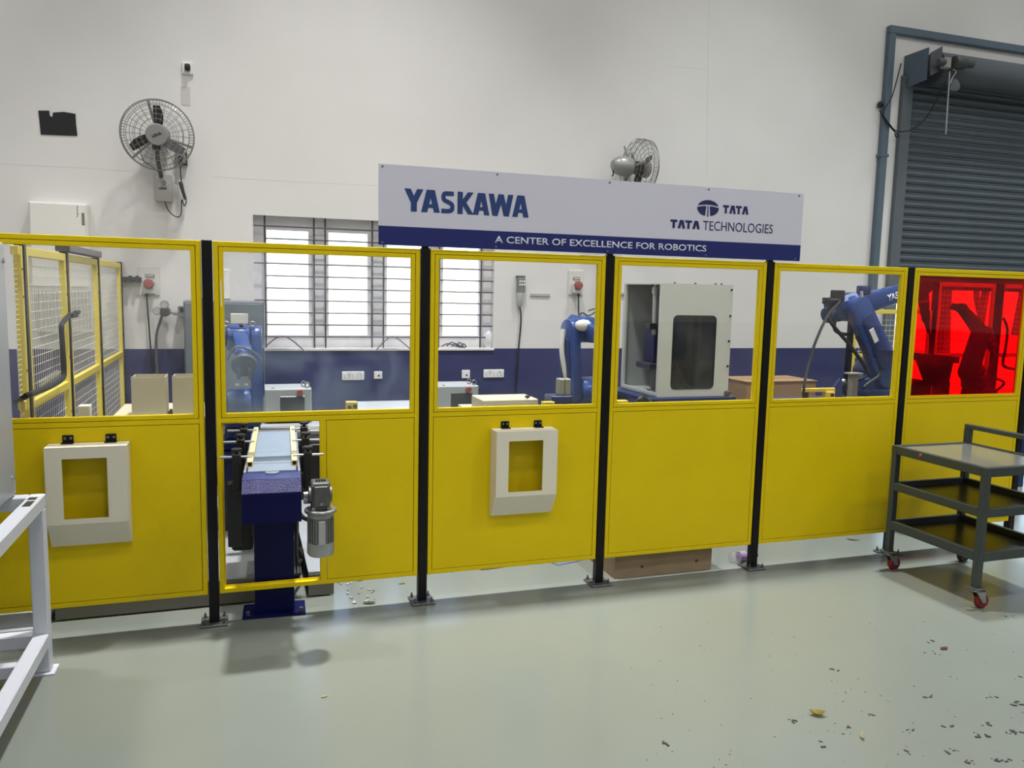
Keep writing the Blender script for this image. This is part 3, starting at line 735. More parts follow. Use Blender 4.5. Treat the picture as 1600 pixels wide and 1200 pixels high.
# round emblem: an ellipse split by a curved T
ex, ez, ea, eb = 2.400, 2.068, .067, .043
def ell(t): return (ex+ea*math.cos(t), ez+eb*math.sin(t))
def patch(poly): g = G(); g.slab([(a_, Yl, b_) for a_, b_ in poly], (0, -.0012, 0)); obj('emblem', g, navy_dk, sg, smooth=False)
t0 = .30
top = [ell(t0+(PI-2*t0)*i/20) for i in range(21)]
bow = [(ex-ea*.95*(1-2*i/10), ez+eb*(.28+.16*(1-(1-2*i/10)**2))) for i in range(11)]
patch(top+bow)
for sgn in (1, -1):
    rim = [ell(.10-i*(PI/2-.30+.10)/14) for i in range(15)]
    poly = rim + [(ex+.016, ez-eb*.93), (ex+.011, ez+eb*.26), (ex+ea*.5, ez+eb*.22), (ex+ea*.9, ez+eb*.12)]
    patch([(ex+sgn*(a_-ex), b_) for a_, b_ in poly])
patch([(ex-.0035, ez-eb*1.06), (ex+.0035, ez-eb*1.06), (ex+.0025, ez+eb*.26), (ex-.0025, ez+eb*.26)])

# ------------------------------------------------------------------ document holders
def holder(x0, x1, label):
    t = thing('document_holder', label, 'holder', ((x0+x1)/2, 0, .44))
    yb, yf = -.0165, -.118; zt, zc, zl = .893, .555, .440; ox = .098*(x1-x0)/.33
    prof = [(yb, zt), (yf, zt), (yf, zc), (yb-.03, zl), (yb, zl)]
    g = G(); th = .004
    for xa in (x0, x1-th): g.slab([(xa, y, z) for y, z in prof], (th, 0, 0))
    g.box((x0+th, yf, zt-th), (x1-th, yb, zt))
    wx0, wx1, wz0, wz1 = x0+.066, x1-.08, .578, .842
    g.ring([(x0+th, yf, zc), (x1-th, yf, zc), (x1-th, yf, zt-th), (x0+th, yf, zt-th)], [(wx0, yf, wz0), (wx1, yf, wz0), (wx1, yf, wz1), (wx0, yf, wz1)], (0, th, 0))
    g.slab([(x0+th, yf, zc), (x0+th, yf+th, zc), (x0+th, yb-.03+th, zl), (x0+th, yb-.03, zl)], (x1-x0-2*th, 0, 0))
    g.box((x0+th, yb-.03, zl), (x1-th, yb, zl+th))
    obj('holder_shell', g, cream, t)
    for xc in (x0+.075, x1-.075):
        g = G().box((xc-.022, -.020, zt), (xc+.022, -.0145, zt+.036), .002).box((xc-.024, -.045, zt), (xc+.024, -.0145, zt+.005), .001)
        f = obj('hanging_bracket', g, black, t)
        for dx in (-.012, .012): obj('screw', G().lathe([(.006, 0), (.005, .003), (0, .004)], (xc+dx, -.020, zt+.022), (0, -1, 0), 10), M('screw_grey', (120, 124, 132), .35, .5), f)
holder(-.812, -.492, 'white open-window document holder hung on panel beside the white stand')
holder(1.197, 1.528, 'white open-window document holder hung on the middle yellow panel')

# ------------------------------------------------------------------ conveyor through the hatch
ca = math.radians(2.6)                                  # the belt is not quite square to the fence
cv = thing('belt_conveyor', 'dark blue belt conveyor poking out through the fence hatch with hanging motor', 'conveyor', (.12, 0, 0))
cs, sn = math.cos(ca), math.sin(ca)
def cvp(a, b, z): return Vector((.1215 + a*cs + b*sn, b*cs - a*sn, z))      # a across, b along the belt (into the cell)
AX, AY, AZ = Vector((cs, -sn, 0)), Vector((sn, cs, 0)), Vector((0, 0, 1))
def cbox(g, a0, a1, b0, b1, z0, z1, bev=0.):
    g.obox(cvp((a0+a1)/2, (b0+b1)/2, (z0+z1)/2), AX, AY, AZ, a1-a0, b1-b0, z1-z0, bev); return g
obj('leg', cbox(G(), -.093, .093, .03, .11, .01, .74, .003), blue_deep, cv)
obj('base_plate', cbox(G(), -.15, .145, -.012, .16, 0, .01, .002), blue_deep, cv)
for a_ in (-.125, .125): obj('anchor_bolt', G().cyl(cvp(a_, .02, .01), cvp(a_, .02, .028), .01, n=6), zinc, cv)
HW = .121
prof = [(-.28, .780), (-.425, .780), (-.470, .734), (-.470, .604), (-.28, .604)]
g = G(); g.slab([cvp(-HW, b, z) for b, z in prof], AX*2*HW, .003); obj('drive_head', g, blue_deep, cv)
g = G(); g.slab([cvp(-HW+.001, b, z) for b, z in [(-.424, .7815), (-.4712, .7345), (-.470, .730), (-.42, .778)]], AX*(2*HW-.002))
obj('head_slope', g, blue_ham, cv)
g = G(); cbox(g, -HW+.001, HW-.001, -.422, -.285, .779, .7825); obj('head_top', g, M('blue_head_top', (40, 46, 100), .4), cv)
obj('belt_crown', G().cyl(cvp(.0, -.31, .78), cvp(.0, -.31, .787), .03, n=20), steel, cv)
obj('head_web', cbox(G(), -.09, .09, -.29, .10, .62, .77, .003), blue_deep, cv)
obj('belt', cbox(G(), -.104, .104, -.29, .70, .768, .792, .004), belt_m, cv)
obj('belt_seam', cbox(G(), -.104, .104, -.155, -.150, .7915, .7928), M('seam_grey', (92, 104, 116), .5), cv)
for a_ in (-.115, .115): obj('side_frame', cbox(G(), a_-.006, a_+.006, -.28, .70, .70, .785, .002), M('conveyor_frame_alu', (150, 154, 158), .4, .4), cv)
obj('end_roller', G().cyl(cvp(-.118, .72, .775), cvp(.118, .72, .775), .028, n=18), black, cv)
obj('rear_leg', cbox(G(), -.09, .09, .60, .66, 0, .70, .003), blue_deep, cv)
for s_ in (-1, 1):
    s = s_; g = G(); a0 = s*.096
    for p0, p1 in (((a0-.012, .789), (a0+.012, .793)), ((a0-.012, .793), (a0-.009, .812)), ((a0+.009, .793), (a0+.012, .812)), ((a0-.012, .812), (a0+.012, .816))):
        cbox(g, p0[0], p1[0], -.215, .70, p0[1], p1[1])
    obj('guide_rail', g, M('cream_guide_rail', (222, 204, 142), .4), cv)
    for b_ in (-.12, .25, .58):
        z = .820
        f = obj('bracket', cbox(G(), s*.157-.019, s*.157+.019, b_-.025, b_+.025, .66, .838, .006), blacksteel, cv)
        obj('clamp_knob', G().cyl(cvp(s*.157, b_, .838), cvp(s*.157, b_, .848), .008, n=8).cyl(cvp(s*.157, b_, .846), cvp(s*.157, b_, .860), .025, n=10, bev=.004), blacksteel, f)
        obj('guide_rod', G().cyl(cvp(s*.09, b_, z), cvp(s*(.228 if b_ < .1 else .240), b_, z), .0062, n=10), steel, f)
        obj('support_arm', G().slab([cvp(s*.12, b_-.02, .74), cvp(s*.12, b_-.02, .69), cvp(s*.15, b_-.02, .64), cvp(s*.178, b_-.02, .64), cvp(s*.178, b_-.02, .70)], AY*.04, .004), blacksteel, f)
obj('side_stand', cbox(G(), -.20, -.138, -.13, -.07, .40, .70, .005), blacksteel, cv)
obj('drive_cover', cbox(G(), -.20, -.10, .12, .45, .30, .62, .01), blacksteel, cv)
# gearbox and motor hanging on the right
MX, MYc = .304, -.425
obj('drive_shaft', G().cyl((.235, -.40, .700), (.27, -.40, .700), .013, n=14).cyl((.235, -.39, .675), (.27, -.39, .675), .018, n=14), steel, cv)
gb = obj('gearbox', G().box((MX-.040, MYc-.045, .643), (MX+.037, MYc+.040, .766), .006).box((MX-.032, MYc-.054, .660), (MX+.030, MYc-.04, .752), .004).cyl((MX-.05, MYc, .704), (MX+.046, MYc, .704), .037, n=20), alu_dark, cv)
for dx in (MX-.034, MX+.031):
    for z in (.653, .757): obj('corner_bolt', G().cyl((dx, MYc-.045, z), (dx, MYc-.051, z), .008, n=8), alu, gb)
obj('oil_plug', G().cyl((MX-.001, MYc-.053, .675), (MX-.001, MYc-.059, .675), .007, n=10), steel, gb)
g = G()
for k in range(4): g.box((MX-.02+.011*k, MYc-.02, .766), (MX-.013+.011*k, MYc+.01, .771))
o = obj('vent_rib', g, black, gb); o['kind'] = 'stuff'
obj('motor_flange', G().lathe([(0, .008), (.062, .008), (.069, .003), (.069, -.006), (.062, -.011), (.057, -.016), (.054, -.03), (0, -.03)], (MX, MYc, .636), (0, 0, 1), 32), alu, cv)
obj('motor_body', G().cyl((MX, MYc, .49), (MX, MYc, .61), .049, n=28), alu, cv)
g = G()
for k in range(26):
    a = 2*PI*k/26; d = Vector((math.cos(a), math.sin(a), 0)); c = Vector((MX, MYc, .549))+d*.051
    g.obox(c, d, d.cross(AZ), AZ, .012, .0032, .115)
o = obj('cooling_fin', g, alu, cv); o['kind'] = 'stuff'
obj('cable_channel', G().box((MX-.015, MYc-.064, .495), (MX+.015, MYc-.045, .60), .003), M('motor_channel_grey', (170, 172, 172), .4, .3), cv)
obj('fan_cowl', G().lathe([(0, .060), (.0585, .060), (.0585, .012), (.052, .001), (.045, 0), (0, 0)], (MX, MYc, .436), (0, 0, 1), 32), M('cowl_silver', (160, 161, 160), .35, .6), cv)
obj('motor_cable', G().tube(spline([(MX-.035, MYc+.03, .58), (.235, -.33, .58), (.225, -.1, .55), (.232, .06, .42), (.236, .2, .28), (.245, .3, .16), (.27, .38, .14)]), .010, 8), rubber, cv)

# ------------------------------------------------------------------ low plinths / raised platform along the fence
plat_m = M('platform_white', (158, 163, 168), .4, var=.04); plat_shade = M('platform_shaded_front', (120, 120, 116), .5, var=.06)  # front grey is shade on the white platform, put into the colour
def platform(x0, x1, y0, y1, label, h=.135):
    t = thing('floor_duct', label, 'platform', ((x0+x1)/2, (y0+y1)/2, 0))
    obj('front_plate', G().box((x0, y0, .006), (x1, y0+.012, h-.012), .002), plat_shade, t)
    obj('deck', G().box((x0, y0+.002, h-.012), (x1, y1, h), .002), plat_m, t)
    obj('inner_frame', G().box((x0+.02, y0+.02, 0), (x1-.02, y1-.02, h-.012)), black, t)
platform(-.865, .20, .205, 1.9, 'long low floor duct with shade-toned front below the conveyor, beside white block')
platform(.295, .425, .205, 1.9, 'short low floor duct with shade-toned front and white deck beside conveyor leg')
t = thing('floor_block', 'low white steel block on floor behind the white stand', 'platform', (-1.2, .35, 0))
obj('block_body', G().box((-1.7, .05, .0), (-.885, .7, .12), .004), greywhite, t)
obj('block_foot', G().box((-1.66, .02, 0), (-.9, .06, .05), .003), greywhite, t)
g = G()
for k in range(3): g.tube(spline([(.225+.02*k, .5, .02), (.235+.015*k, .8, .10), (.22+.02*k, 1.2, .03), (.24, 1.7, .05)]), .012, 6)
tag(obj('floor_cables', g, rubber), 'black cables lying in the gap between the two floor ducts', 'cable')

# ------------------------------------------------------------------ side mesh fence running back to the wall
SX = -.93
sy = [.175, 1.09, 2.10, 3.165]
lab = ['nearest the yellow panel', 'beside the black hose', 'holding the far end of the grey door header', 'touching the back wall']
for i, y in enumerate(sy):
    t = thing('mesh_fence_post', 'slim black side-fence post ' + lab[i], 'post', (SX, y, 0), 0, 'black posts of the side mesh fence')
    obj('upright', G().box((SX-.02, y-.02, .01), (SX+.02, y+.02, 1.755), .002), black, t)
    obj('base_plate', G().box((SX-.05, y-.05, 0), (SX+.05, y+.05, .01)), zinc, t)
plab = ['pale yellow wire mesh side panel hung with the black hose', 'pale yellow wire mesh gate under the grey header bar', 'pale yellow wire mesh side panel reaching to the back wall', 'short pale yellow mesh piece next to the white cabinet corner']
mesh_wire = M('pale_mesh_wire', (226, 223, 208), .5)
def mesh_panel(p0, p1, z0, z1, zm, label, group, mesh=.042, r=.0013, sw=.045):
    p0, p1 = Vector(p0), Vector(p1); d = (p1-p0); L = d.length; d.normalize(); nrm = Vector((-d.y, d.x, 0))
    t = thing('mesh_fence', label, 'fence panel', (p0+p1)/2, 0, group)
    P_ = lambda a, z: p0 + d*a + Vector((0, 0, z))
    bar = lambda a0, a1, za, zb: G().obox(p0+d*((a0+a1)/2)+Vector((0, 0, (za+zb)/2)), d, nrm, (0, 0, 1), a1-a0, .03, zb-za, .002)
    for a0 in ((0, L-sw) if sw > .03 else (L-sw,)): obj('stile', bar(a0, a0+sw, z0, z1), yellow_pale, t)
    for za in (z0, zm-.02, z1-.04): obj('rail', bar(.045, L-.045, za, za+.04), yellow_pale, t)
    g = G(); n = int((L-2*sw)/mesh); e0 = sw if sw > .03 else 0
    for i in range(1, n): g.tube([P_(e0+mesh*i, z0+.02), P_(e0+mesh*i, z1-.02)], r, 4)
    k = int((z1-z0-.06)/mesh)
    for i in range(1, k): g.tube([P_(.03, z0+.03+mesh*i)+nrm*.003, P_(L-.03, z0+.03+mesh*i)+nrm*.003], r, 4)
    o = obj('wire_mesh', g, mesh_wire, t, smooth=False); o['kind'] = 'stuff'
    g = G()
    for z in (z1-.22, z1-.10, zm+.15, zm-.15): g.tube([P_(L-.022, z)+nrm*-.016, P_(L-.022, z)+nrm*-.0175], .006, 8)
    obj('bolt_hole', g, black, t)
    return t
for i, (a, b) in enumerate(((.20, 1.065), (1.115, 2.075), (2.125, 3.14))):
    mesh_panel((SX, a, 0), (SX, b, 0), .12, 1.745 - .0*i, 1.03, plab[i], 'side mesh fence panels')
mesh_panel((SX, .03, 0), (SX, .15, 0), .12, 1.745, 1.05, plab[3], 'side mesh fence panels', .022, sw=.028)
gh = thing('gate_header', 'grey header bar across top of the mesh gate', 'bar', (SX, 1.6, 1.75))
obj('header_bar', G().box((SX-.03, 1.06, 1.757), (SX+.035, 2.13, 1.797), .004), M('header_grey', (120, 122, 124), .45), gh)
obj('header_cap', G().box((SX-.03, 1.03, 1.757), (SX+.04, 1.059, 1.81), .004), M('header_cap_dark', (70, 72, 74), .45), gh)
wb = thing('wall_bracket', 'dark hinge bracket fixing side mesh fence to the back wall', 'bracket', (SX+.05, 3.15, 1.6))
obj('bracket_arm', G().box((SX+.02, 3.15, 1.60), (SX+.16, 3.19, 1.64), .003).box((SX+.07, 3.13, 1.595), (SX+.09, 3.195, 1.65)).box((SX+.12, 3.13, 1.595), (SX+.14, 3.195, 1.65)), fan_dark, wb)
hp = lambda u, v: atx(u, v, SX+.045)
hs = thing('black_hose', 'thick black hose bent up side mesh fence to dark handle', 'hose', hp(100, 590))
obj('hose', G().tube(spline([at(24, 628, .08), at(30, 625, .085), hp(42, 618), hp(56, 613), hp(80, 603), hp(97, 592), hp(100, 580), hp(98, 545), hp(96, 512), hp(99, 503), hp(107, 494)], 5), .013, 8), rubber, hs)
obj('handle', G().box(atx(105, 497, SX+.03), atx(119, 488, SX+.06), .004).cyl(hp(117, 489), hp(123, 487.5), .012, n=8).cyl(hp(116, 494), hp(120, 493), .010, n=8), blacksteel, hs)
a = hp(60, 597); g = G().slab([atx(62, 596, SX-.04), atx(92, 578, SX-.04), atx(93, 585, SX-.04), atx(63, 605, SX-.04)], (-.01, 0, 0))
tag(obj('glass_sheet', g, M('greenish_sheet', (112, 126, 122), .3)), 'pale greenish sheet seen through side mesh fence', 'sheet')
t = thing('floor_post', 'short white square post standing beside the side mesh fence', 'post', (-.775, .62, 0))
obj('post_body', G().box((-.803, .59, .01), (-.748, .65, .972), .003), cream, t); obj('post_foot', G().box((-.83, .56, 0), (-.72, .68, .01)), cream, t)

# ------------------------------------------------------------------ work tables inside the cell
def bench(x0, x1, y0, y1, z, label, mat, name='work_table', leg=.05):
    t = thing(name, label, 'table', ((x0+x1)/2, (y0+y1)/2, 0))
    obj('table_top', G().box((x0, y0, z-.03), (x1, y1, z), .003), mat, t)
    for x in (x0+.02, x1-.02-leg):
        for y in (y0+.02, y1-.02-leg): obj('leg', G().box((x, y, 0), (x+leg, y+leg, z-.03), .002), mat, t)
    g = G()
    for y in (y0+.02, y1-.02-leg): g.box((x0+.02+leg, y+.005, z-.09), (x1-.02-leg, y+leg-.005, z-.03))
    obj('apron', g, mat, t); return t
bench(-.66, -.19, .58, 1.15, .90, 'white table holding two beige bins behind the film-covered pane', beige_case)
def bin_(x0, x1, y0, y1, z0, z1, label):
    t = thing('sheet_metal_bin', label, 'bin', ((x0+x1)/2, (y0+y1)/2, z0), 0)
    th = .004
    obj('bin_body', G().box((x0, y0, z0), (x1, y0+th, z1)).box((x0, y1-th, z0), (x1, y1, z1)).box((x0, y0+th, z0), (x0+th, y1-th, z1)).box((x1-th, y0+th, z0), (x1, y1-th, z1)).box((x0+th, y0+th, z0), (x1-th, y1-th, z0+th)), beige_case, t)
    obj('corner_tab', G().box((x0, y0, z1), (x0+.014, y0+th, z1+.008)).box((x1-.02, y0, z1), (x1, y0+th, z1+.008)), beige_case, t)
bin_(-.558, -.395, .62, .80, .90, 1.108, 'beige open sheet-metal bin on white table, nearer the side mesh fence')
bin_(-.362, -.225, .62, .80, .90, 1.108, 'beige open sheet-metal bin on white table, nearer the black post')
t = thing('black_block', 'small black block lying between the two beige bins', 'block', (-.378, .7, .90))
obj('block_body', G().box((-.392, .70, .90), (-.366, .76, .915), .003).cyl((-.379, .73, .915), (-.379, .73, .925), .006, n=8), black, t)
bench(.05, 1.95, 1.85, 2.45, .615, 'long white bench along the wall carrying both robot controllers', greywhite)
def controller(x0, x1, label):
    y0, y1, z0, z1 = 2.0, 2.30, .615, .866
    t = thing('robot_controller', label, 'controller', ((x0+x1)/2, (y0+y1)/2, z0))
    obj('case', G().box((x0, y0, z0+.012), (x1, y1, z1), .004), M('controller_white', (166, 171, 170), .45), t)
    obj('front_panel', G().box((x0+.006, y0-.005, z0+.02), (x1-.006, y0, z1-.006), .002), M('controller_panel', (150, 156, 155), .45), t)
    obj('screen', G().box((x1-.22, y0-.010, z0+.03), (x1-.05, y0-.004, z1-.055), .002), dark_screen, t)
    obj('stop_button', G().cyl((x1-.085, y0-.005, z1-.028), (x1-.085, y0-.03, z1-.028), .021, n=16), red_btn, t)
    obj('side_latch', G().box((x1, y0+.02, z1-.08), (x1+.01, y0+.04, z1-.05)), black, t)
    for dx, dy in ((.05, .10), (.03, .02)):
        c = Vector((x1-dx, y0+dy, z1+.022)); q = 20
        obj('lifting_eye', G().tube([c+Vector((.016*math.cos(2*PI*k/q), .006*math.cos(2*PI*k/q), .02*math.sin(2*PI*k/q))) for k in range(q)], .005, 6, closed=True), steel, t)
    obj('port', G().box((x0+.05, y0+.03, z1), (x0+.07, y0+.05, z1+.003)), black, t)
    for x in (x0+.03, x1-.05): obj('foot', G().box((x, y0+.03, z0), (x+.02, y1-.03, z0+.012)), black, t)
controller(.131, .458, 'grey-white robot controller box with red button beside the tall robot near conveyor')
controller(1.384, 1.712, 'grey-white robot controller box with red button below the wall pendant')
bench(1.45, 1.93, 1.16, 1.62, .78, 'white tray table in front of second controller with black knob', beige_case)
t = thing('tray_box', 'shallow white tray box with black knob under the middle pane', 'box', (1.66, 1.3, .78))
obj('tray_body', G().box((1.505, 1.18, .78), (1.90, 1.46, .868), .004), beige_case, t)
kx = at(824, 630, 1.22); obj('knob', G().cyl((kx.x, 1.22, .868), (kx.x, 1.22, .88), .006, n=8).cyl((kx.x, 1.22, .876), (kx.x, 1.22, .888), .018, n=14), blacksteel, t)
def yblock(u0, v0, u1, v1, y, label):
    a, b = at(u0, v1, y), at(u1, v0, y); t = thing('sensor_block', label, 'sensor', ((a.x+b.x)/2, y, a.z-.06))
    obj('block_body', G().box((a.x, y, a.z-.06), (b.x, y+.05, b.z), .003), socket_yel, t)
    c = (a+b)/2
    obj('connector', G().cyl((c.x-.015, y, c.z-.005), (c.x-.015, y-.012, c.z-.005), .011, n=10).cyl((c.x+.017, y, c.z), (c.x+.017, y-.012, c.z), .012, n=10), M('connector_dark', (82, 74, 62), .5), t)
    obj('stem', G().cyl((c.x, y+.025, 0), (c.x, y+.025, a.z-.06), .012, n=8), steel, t)
yblock(541, 628, 559, 641, .8, 'small yellow sensor block showing above conveyor panel rail')
yblock(849, 628, 867, 640, .8, 'small yellow sensor block showing above the middle holder panel rail')
yblock(963, 626, 982, 640, .8, 'small yellow sensor block below corner of grey machine enclosure')
bench(.70, 1.12, 1.28, 1.70, .806, 'white low table behind the dusty pane near yellow block', greywhite)
# machinery beyond the belt end
t = thing('actuator_unit', 'black pneumatic actuator unit on floor stand beyond the belt end', 'machine', (.33, 1.78, 0))
obj('stand', G().box((.18, 1.66, 0), (.58, 1.80, .52), .005), blacksteel, t)
obj('cylinder', G().cyl((.10, 1.70, .60), (.42, 1.70, .60), .045, n=18, bev=.006).cyl((.42, 1.70, .60), (.52, 1.70, .60), .028, n=14), alu, t)
obj('valve', G().box((.20, 1.62, .52), (.34, 1.78, .57), .005), M('valve_grey', (130, 132, 132), .4, .4), t)

# ------------------------------------------------------------------ robots
def robot(name, label, loc, heading, S, a1, a2, a3, l1=.445, l2=.44, side=1, lead=True):
    h = Vector((math.cos(heading), math.sin(heading), 0)); sd_ = Vector((0, 0, 1)).cross(h)*side; z = Vector((0, 0, 1)); B = Vector(loc)
    t = thing(name, label, 'robot', loc)
    P_ = lambda a, b, c: B + h*(a*S) + sd_*(b*S) + z*(c*S)
    def dirv(ang): return h*math.cos(ang)+z*math.sin(ang)          # angle above the horizontal, in the arm plane
    g = G().obox(P_(0, 0, .035), h, sd_, z, .32*S, .28*S, .07*S, .012*S).cyl(P_(0, 0, .07), P_(0, 0, .16), .13*S, .12*S, 28, .01*S).obox(P_(-.14, 0, .10), h, sd_, z, .10*S, .17*S, .13*S, .015*S)
    obj('base', g, robot_dark, t)
    obj('base_connector', G().obox(P_(-.195, .03, .11), h, sd_, z, .02*S, .07*S, .07*S).obox(P_(-.195, -.045, .11), h, sd_, z, .02*S, .05*S, .05*S), blacksteel, t)
    sh = P_(.04, 0, .33)
    g = G().cyl(P_(0, 0, .16), P_(0, 0, .22), .135*S, n=28, bev=.012*S).obox(P_(.0, 0, .255), h, sd_, z, .25*S, .19*S, .12*S, .03*S).cyl(sh-sd_*.115*S, sh+sd_*.06*S, .112*S, n=28, bev=.02*S)
    obj('turret', g, robot_blue, t)
    obj('shoulder_motor', G().cyl(sh-sd_*.115*S, sh-sd_*.165*S, .085*S, .07*S, 24, .012*S), robot_dark, t)
    L1 = l1*S; d1 = dirv(a1); n1 = d1.cross(sd_); el = sh + d1*L1
    def stadium(p, q, r0, r1, ax, nx, k=12):
        pts = [p - ax*(r0*math.cos(t_)) + nx*(r0*math.sin(t_)) for t_ in [-PI/2+PI*i/k for i in range(k+1)]]
        pts += [q + ax*(r1*math.cos(t_)) + nx*(r1*math.sin(t_)) for t_ in [PI/2-PI*i/k for i in range(k+1)]]
        return pts
    off = sd_*.062*S
    g = G().slab([p_+off for p_ in stadium(sh, el, .105*S, .085*S, d1, n1)], sd_*.075*S, .012*S)
    obj('lower_arm', g, robot_blue, t)
    obj('lower_arm_cover', G().slab([p_+off+sd_*.076*S for p_ in stadium(sh+d1*.1*S, el-d1*.1*S, .06*S, .05*S, d1, n1)], sd_*.012*S, .004*S), robot_dark, t)
    f = dirv(a2); nf = f.cross(sd_)
    g = G().cyl(el-sd_*.10*S, el+sd_*.06*S, .09*S, n=26, bev=.016*S).obox(el-sd_*.02*S-f*.03*S+nf*-.02*S, f, sd_, nf, .24*S, .16*S, .17*S, .035*S)
    obj('elbow_housing', g, robot_blue, t)
    obj('elbow_motor', G().cyl(el-sd_*.10*S, el-sd_*.15*S, .07*S, .06*S, 22, .01*S).cyl(el-f*.13*S, el-f*.20*S, .055*S, n=20, bev=.008*S), robot_dark, t)
    L2 = l2*S; wr = el + f*L2
    c0 = el+f*.07*S-sd_*.01*S
    g = G().slab([c0+nf*.075*S-sd_*.06*S, c0-nf*.075*S-sd_*.06*S, wr-nf*.048*S-sd_*.045*S, wr+nf*.048*S-sd_*.045*S], sd_*.105*S, .02*S)
    obj('forearm', g, robot_blue, t)
    w_ = dirv(a3); nw = w_.cross(sd_)
    obj('wrist', G().cyl(wr-sd_*.055*S, wr+sd_*.055*S, .055*S, n=22, bev=.01*S).cyl(wr, wr+w_*.10*S, .045*S, .038*S, 20, .006*S), robot_blue, t)
    obj('tool_flange', G().cyl(wr+w_*.10*S, wr+w_*.12*S, .04*S, n=20, bev=.004*S), steel, t)
    if lead: obj('arm_cable', G().tube(spline([P_(-.20, .03, .13), P_(-.30, .08, .25), sh-h*.2*S+sd_*.13*S, sh+d1*.2*S-n1*-.16*S*0-h*.20*S+sd_*.1*S, el-f*.22*S+sd_*.05*S, el-f*.1*S+z*.10*S, el+f*.05*S+z*.09*S]), .013*S, 8), rubber, t)
    return t, dict(sh=sh, el=el, wr=wr, f=f, nf=nf, s=sd_, w=w_, h=h, d1=d1, S=S)
white_lab = M('white_label', (214, 216, 210), .5)
# first robot, facing the fence beside the belt
rh = math.radians(-88)
bench(-.17, .20, 1.02, 1.52, .60, 'dark blue robot pedestal beside the belt end', robot_dark, 'robot_pedestal', .08)
r1, k = robot('small_robot', 'blue robot arm beside belt end facing the conveyor panel', (-.015, 1.27, .60), rh, .85, math.radians(95), math.radians(-18), math.radians(-25), .47, .30)
c = k['el']+Vector((-.01, .0, .085)); obj('top_label', G().box((c.x-.05, c.y-.06, c.z), (c.x+.05, c.y-.055, c.z+.062), .002), white_lab, r1)
for s in (-1, 1): obj('top_eye', G().tube([c+Vector((s*.075+.014*math.cos(2*PI*q/14), -.05, .0+.014*math.sin(2*PI*q/14))) for q in range(14)], .004, 6, closed=True), steel, r1)
c = k['wr']+k['w']*.12
obj('gripper', G().cyl(c, c+k['w']*.03, .075, .07, 24, .006).obox(c+k['w']*.05-Vector((.03, 0, .03)), (1, 0, 0), (0, 1, 0), (0, 0, 1), .02, .06, .06).obox(c+k['w']*.05+Vector((.03, 0, -.03)), (1, 0, 0), (0, 1, 0), (0, 0, 1), .02, .06, .06), M('gripper_dark', (64, 66, 66), .45), r1)
q = k['sh']+Vector((0, -.13, -.02))
for dx in (-.04, .01): obj('white_tag', G().box((q.x+dx, q.y-.012, q.z-.02+.16), (q.x+dx+.022, q.y-.009, q.z+.14+.015)), white_lab, r1)
obj('air_hose', G().tube(spline([c+Vector((-.09, .02, .02)), c+Vector((-.05, -.01, .09)), c+Vector((.02, 0, .085)), c+Vector((.09, .01, .03)), c+Vector((.1, .04, -.05))]), .006, 6), M('hose_grey', (92, 92, 90), .5), r1)
# second robot behind the middle pane
bench(2.04, 2.60, 1.16, 1.55, .58, 'dark blue robot pedestal behind the middle pane', robot_dark, 'robot_pedestal', .08)
r2, k = robot('small_robot', 'blue robot arm behind the middle pane, half hidden by yellow frame', (2.27, 1.36, .58), math.radians(-78), .95, math.radians(93), math.radians(-6), math.radians(-60), .46, .32, -1, False)
c = k['el']+Vector((-.03, -.10, .04)); obj('white_cover', G().sphere(c, .06, 2, (1.1, .5, .7), .03), white_lab, r2)
p0 = k['el']+Vector((-.15, -.03, -.02)); p1 = k['sh']+Vector((-.13, -.03, .1))
obj('white_duct', G().tube(spline([p0+Vector((0, 0, .03)), p0.lerp(p1, .4)+Vector((-.02, 0, 0)), p1]), .018, 10), white_lab, r2)
obj('cable_loop', G().tube(spline([k['el']+Vector((-.03, 0, .09)), k['el']+Vector((.0, 0, .125)), k['el']+Vector((.05, 0, .105)), k['el']+Vector((.10, 0, .13)), k['el']+Vector((.12, 0, .16)), k['el']+Vector((.05, 0, .14))]), .005, 6), rubber, r2)
t = thing('fixture_block', 'dark blue fixture block with grey cylinder beside the middle robot', 'fixture', (2.03, 1.05, 0))
a, b = at(860, 640, 1.02), at(893, 618, 1.02)
obj('fixture_base', G().box((a.x, 1.0, .0), (b.x, 1.14, b.z), .004), robot_dark, t)
a2_, b2_ = at(871, 618, 1.06), at(890, 591, 1.06)
obj('fixture_cylinder', G().box((a2_.x, 1.03, b.z), ((a2_.x+b2_.x)/2-.002, 1.10, b2_.z), .006).box(((a2_.x+b2_.x)/2+.002, 1.03, b.z), (b2_.x, 1.10, b2_.z), .006), M('fixture_grey', (150, 150, 138), .45, .3), t)
# ------------------------------------------------------------------ machine enclosure
bench(2.72, 3.46, 1.16, 1.86, .855, 'dark blue steel table under the grey machine enclosure', robot_dark, 'machine_table', .06)
t = thing('machine_enclosure', 'grey machine enclosure with dark rounded window on the blue table', 'machine', (3.115, 1.5, .855))
x0, x1, y0, y1, z0, z1 = 2.822, 3.410, 1.20, 1.80, .858, 1.676
def rrect(xa, xb, za, zb, r, y, n=6):
    pts = []
    for cx, cz, a0 in ((xb-r, za+r, -PI/2), (xb-r, zb-r, 0), (xa+r, zb-r, PI/2), (xa+r, za+r, PI)):
        pts += [(cx+r*math.cos(a0+PI/2*i/n), y, cz+r*math.sin(a0+PI/2*i/n)) for i in range(n+1)]
    return pts
wa = rrect(2.925, 3.283, .912, 1.450, .035, y0)
def outer_pts(pts, xa, xb, za, zb):
    N = len(pts); n = N//4; out = []
    corners = [(xb, za), (xb, zb), (xa, zb), (xa, za)]
    for k_ in range(4):
        cx, cz = corners[k_]
        for i in range(n): out.append((cx, y0, cz))
    return out
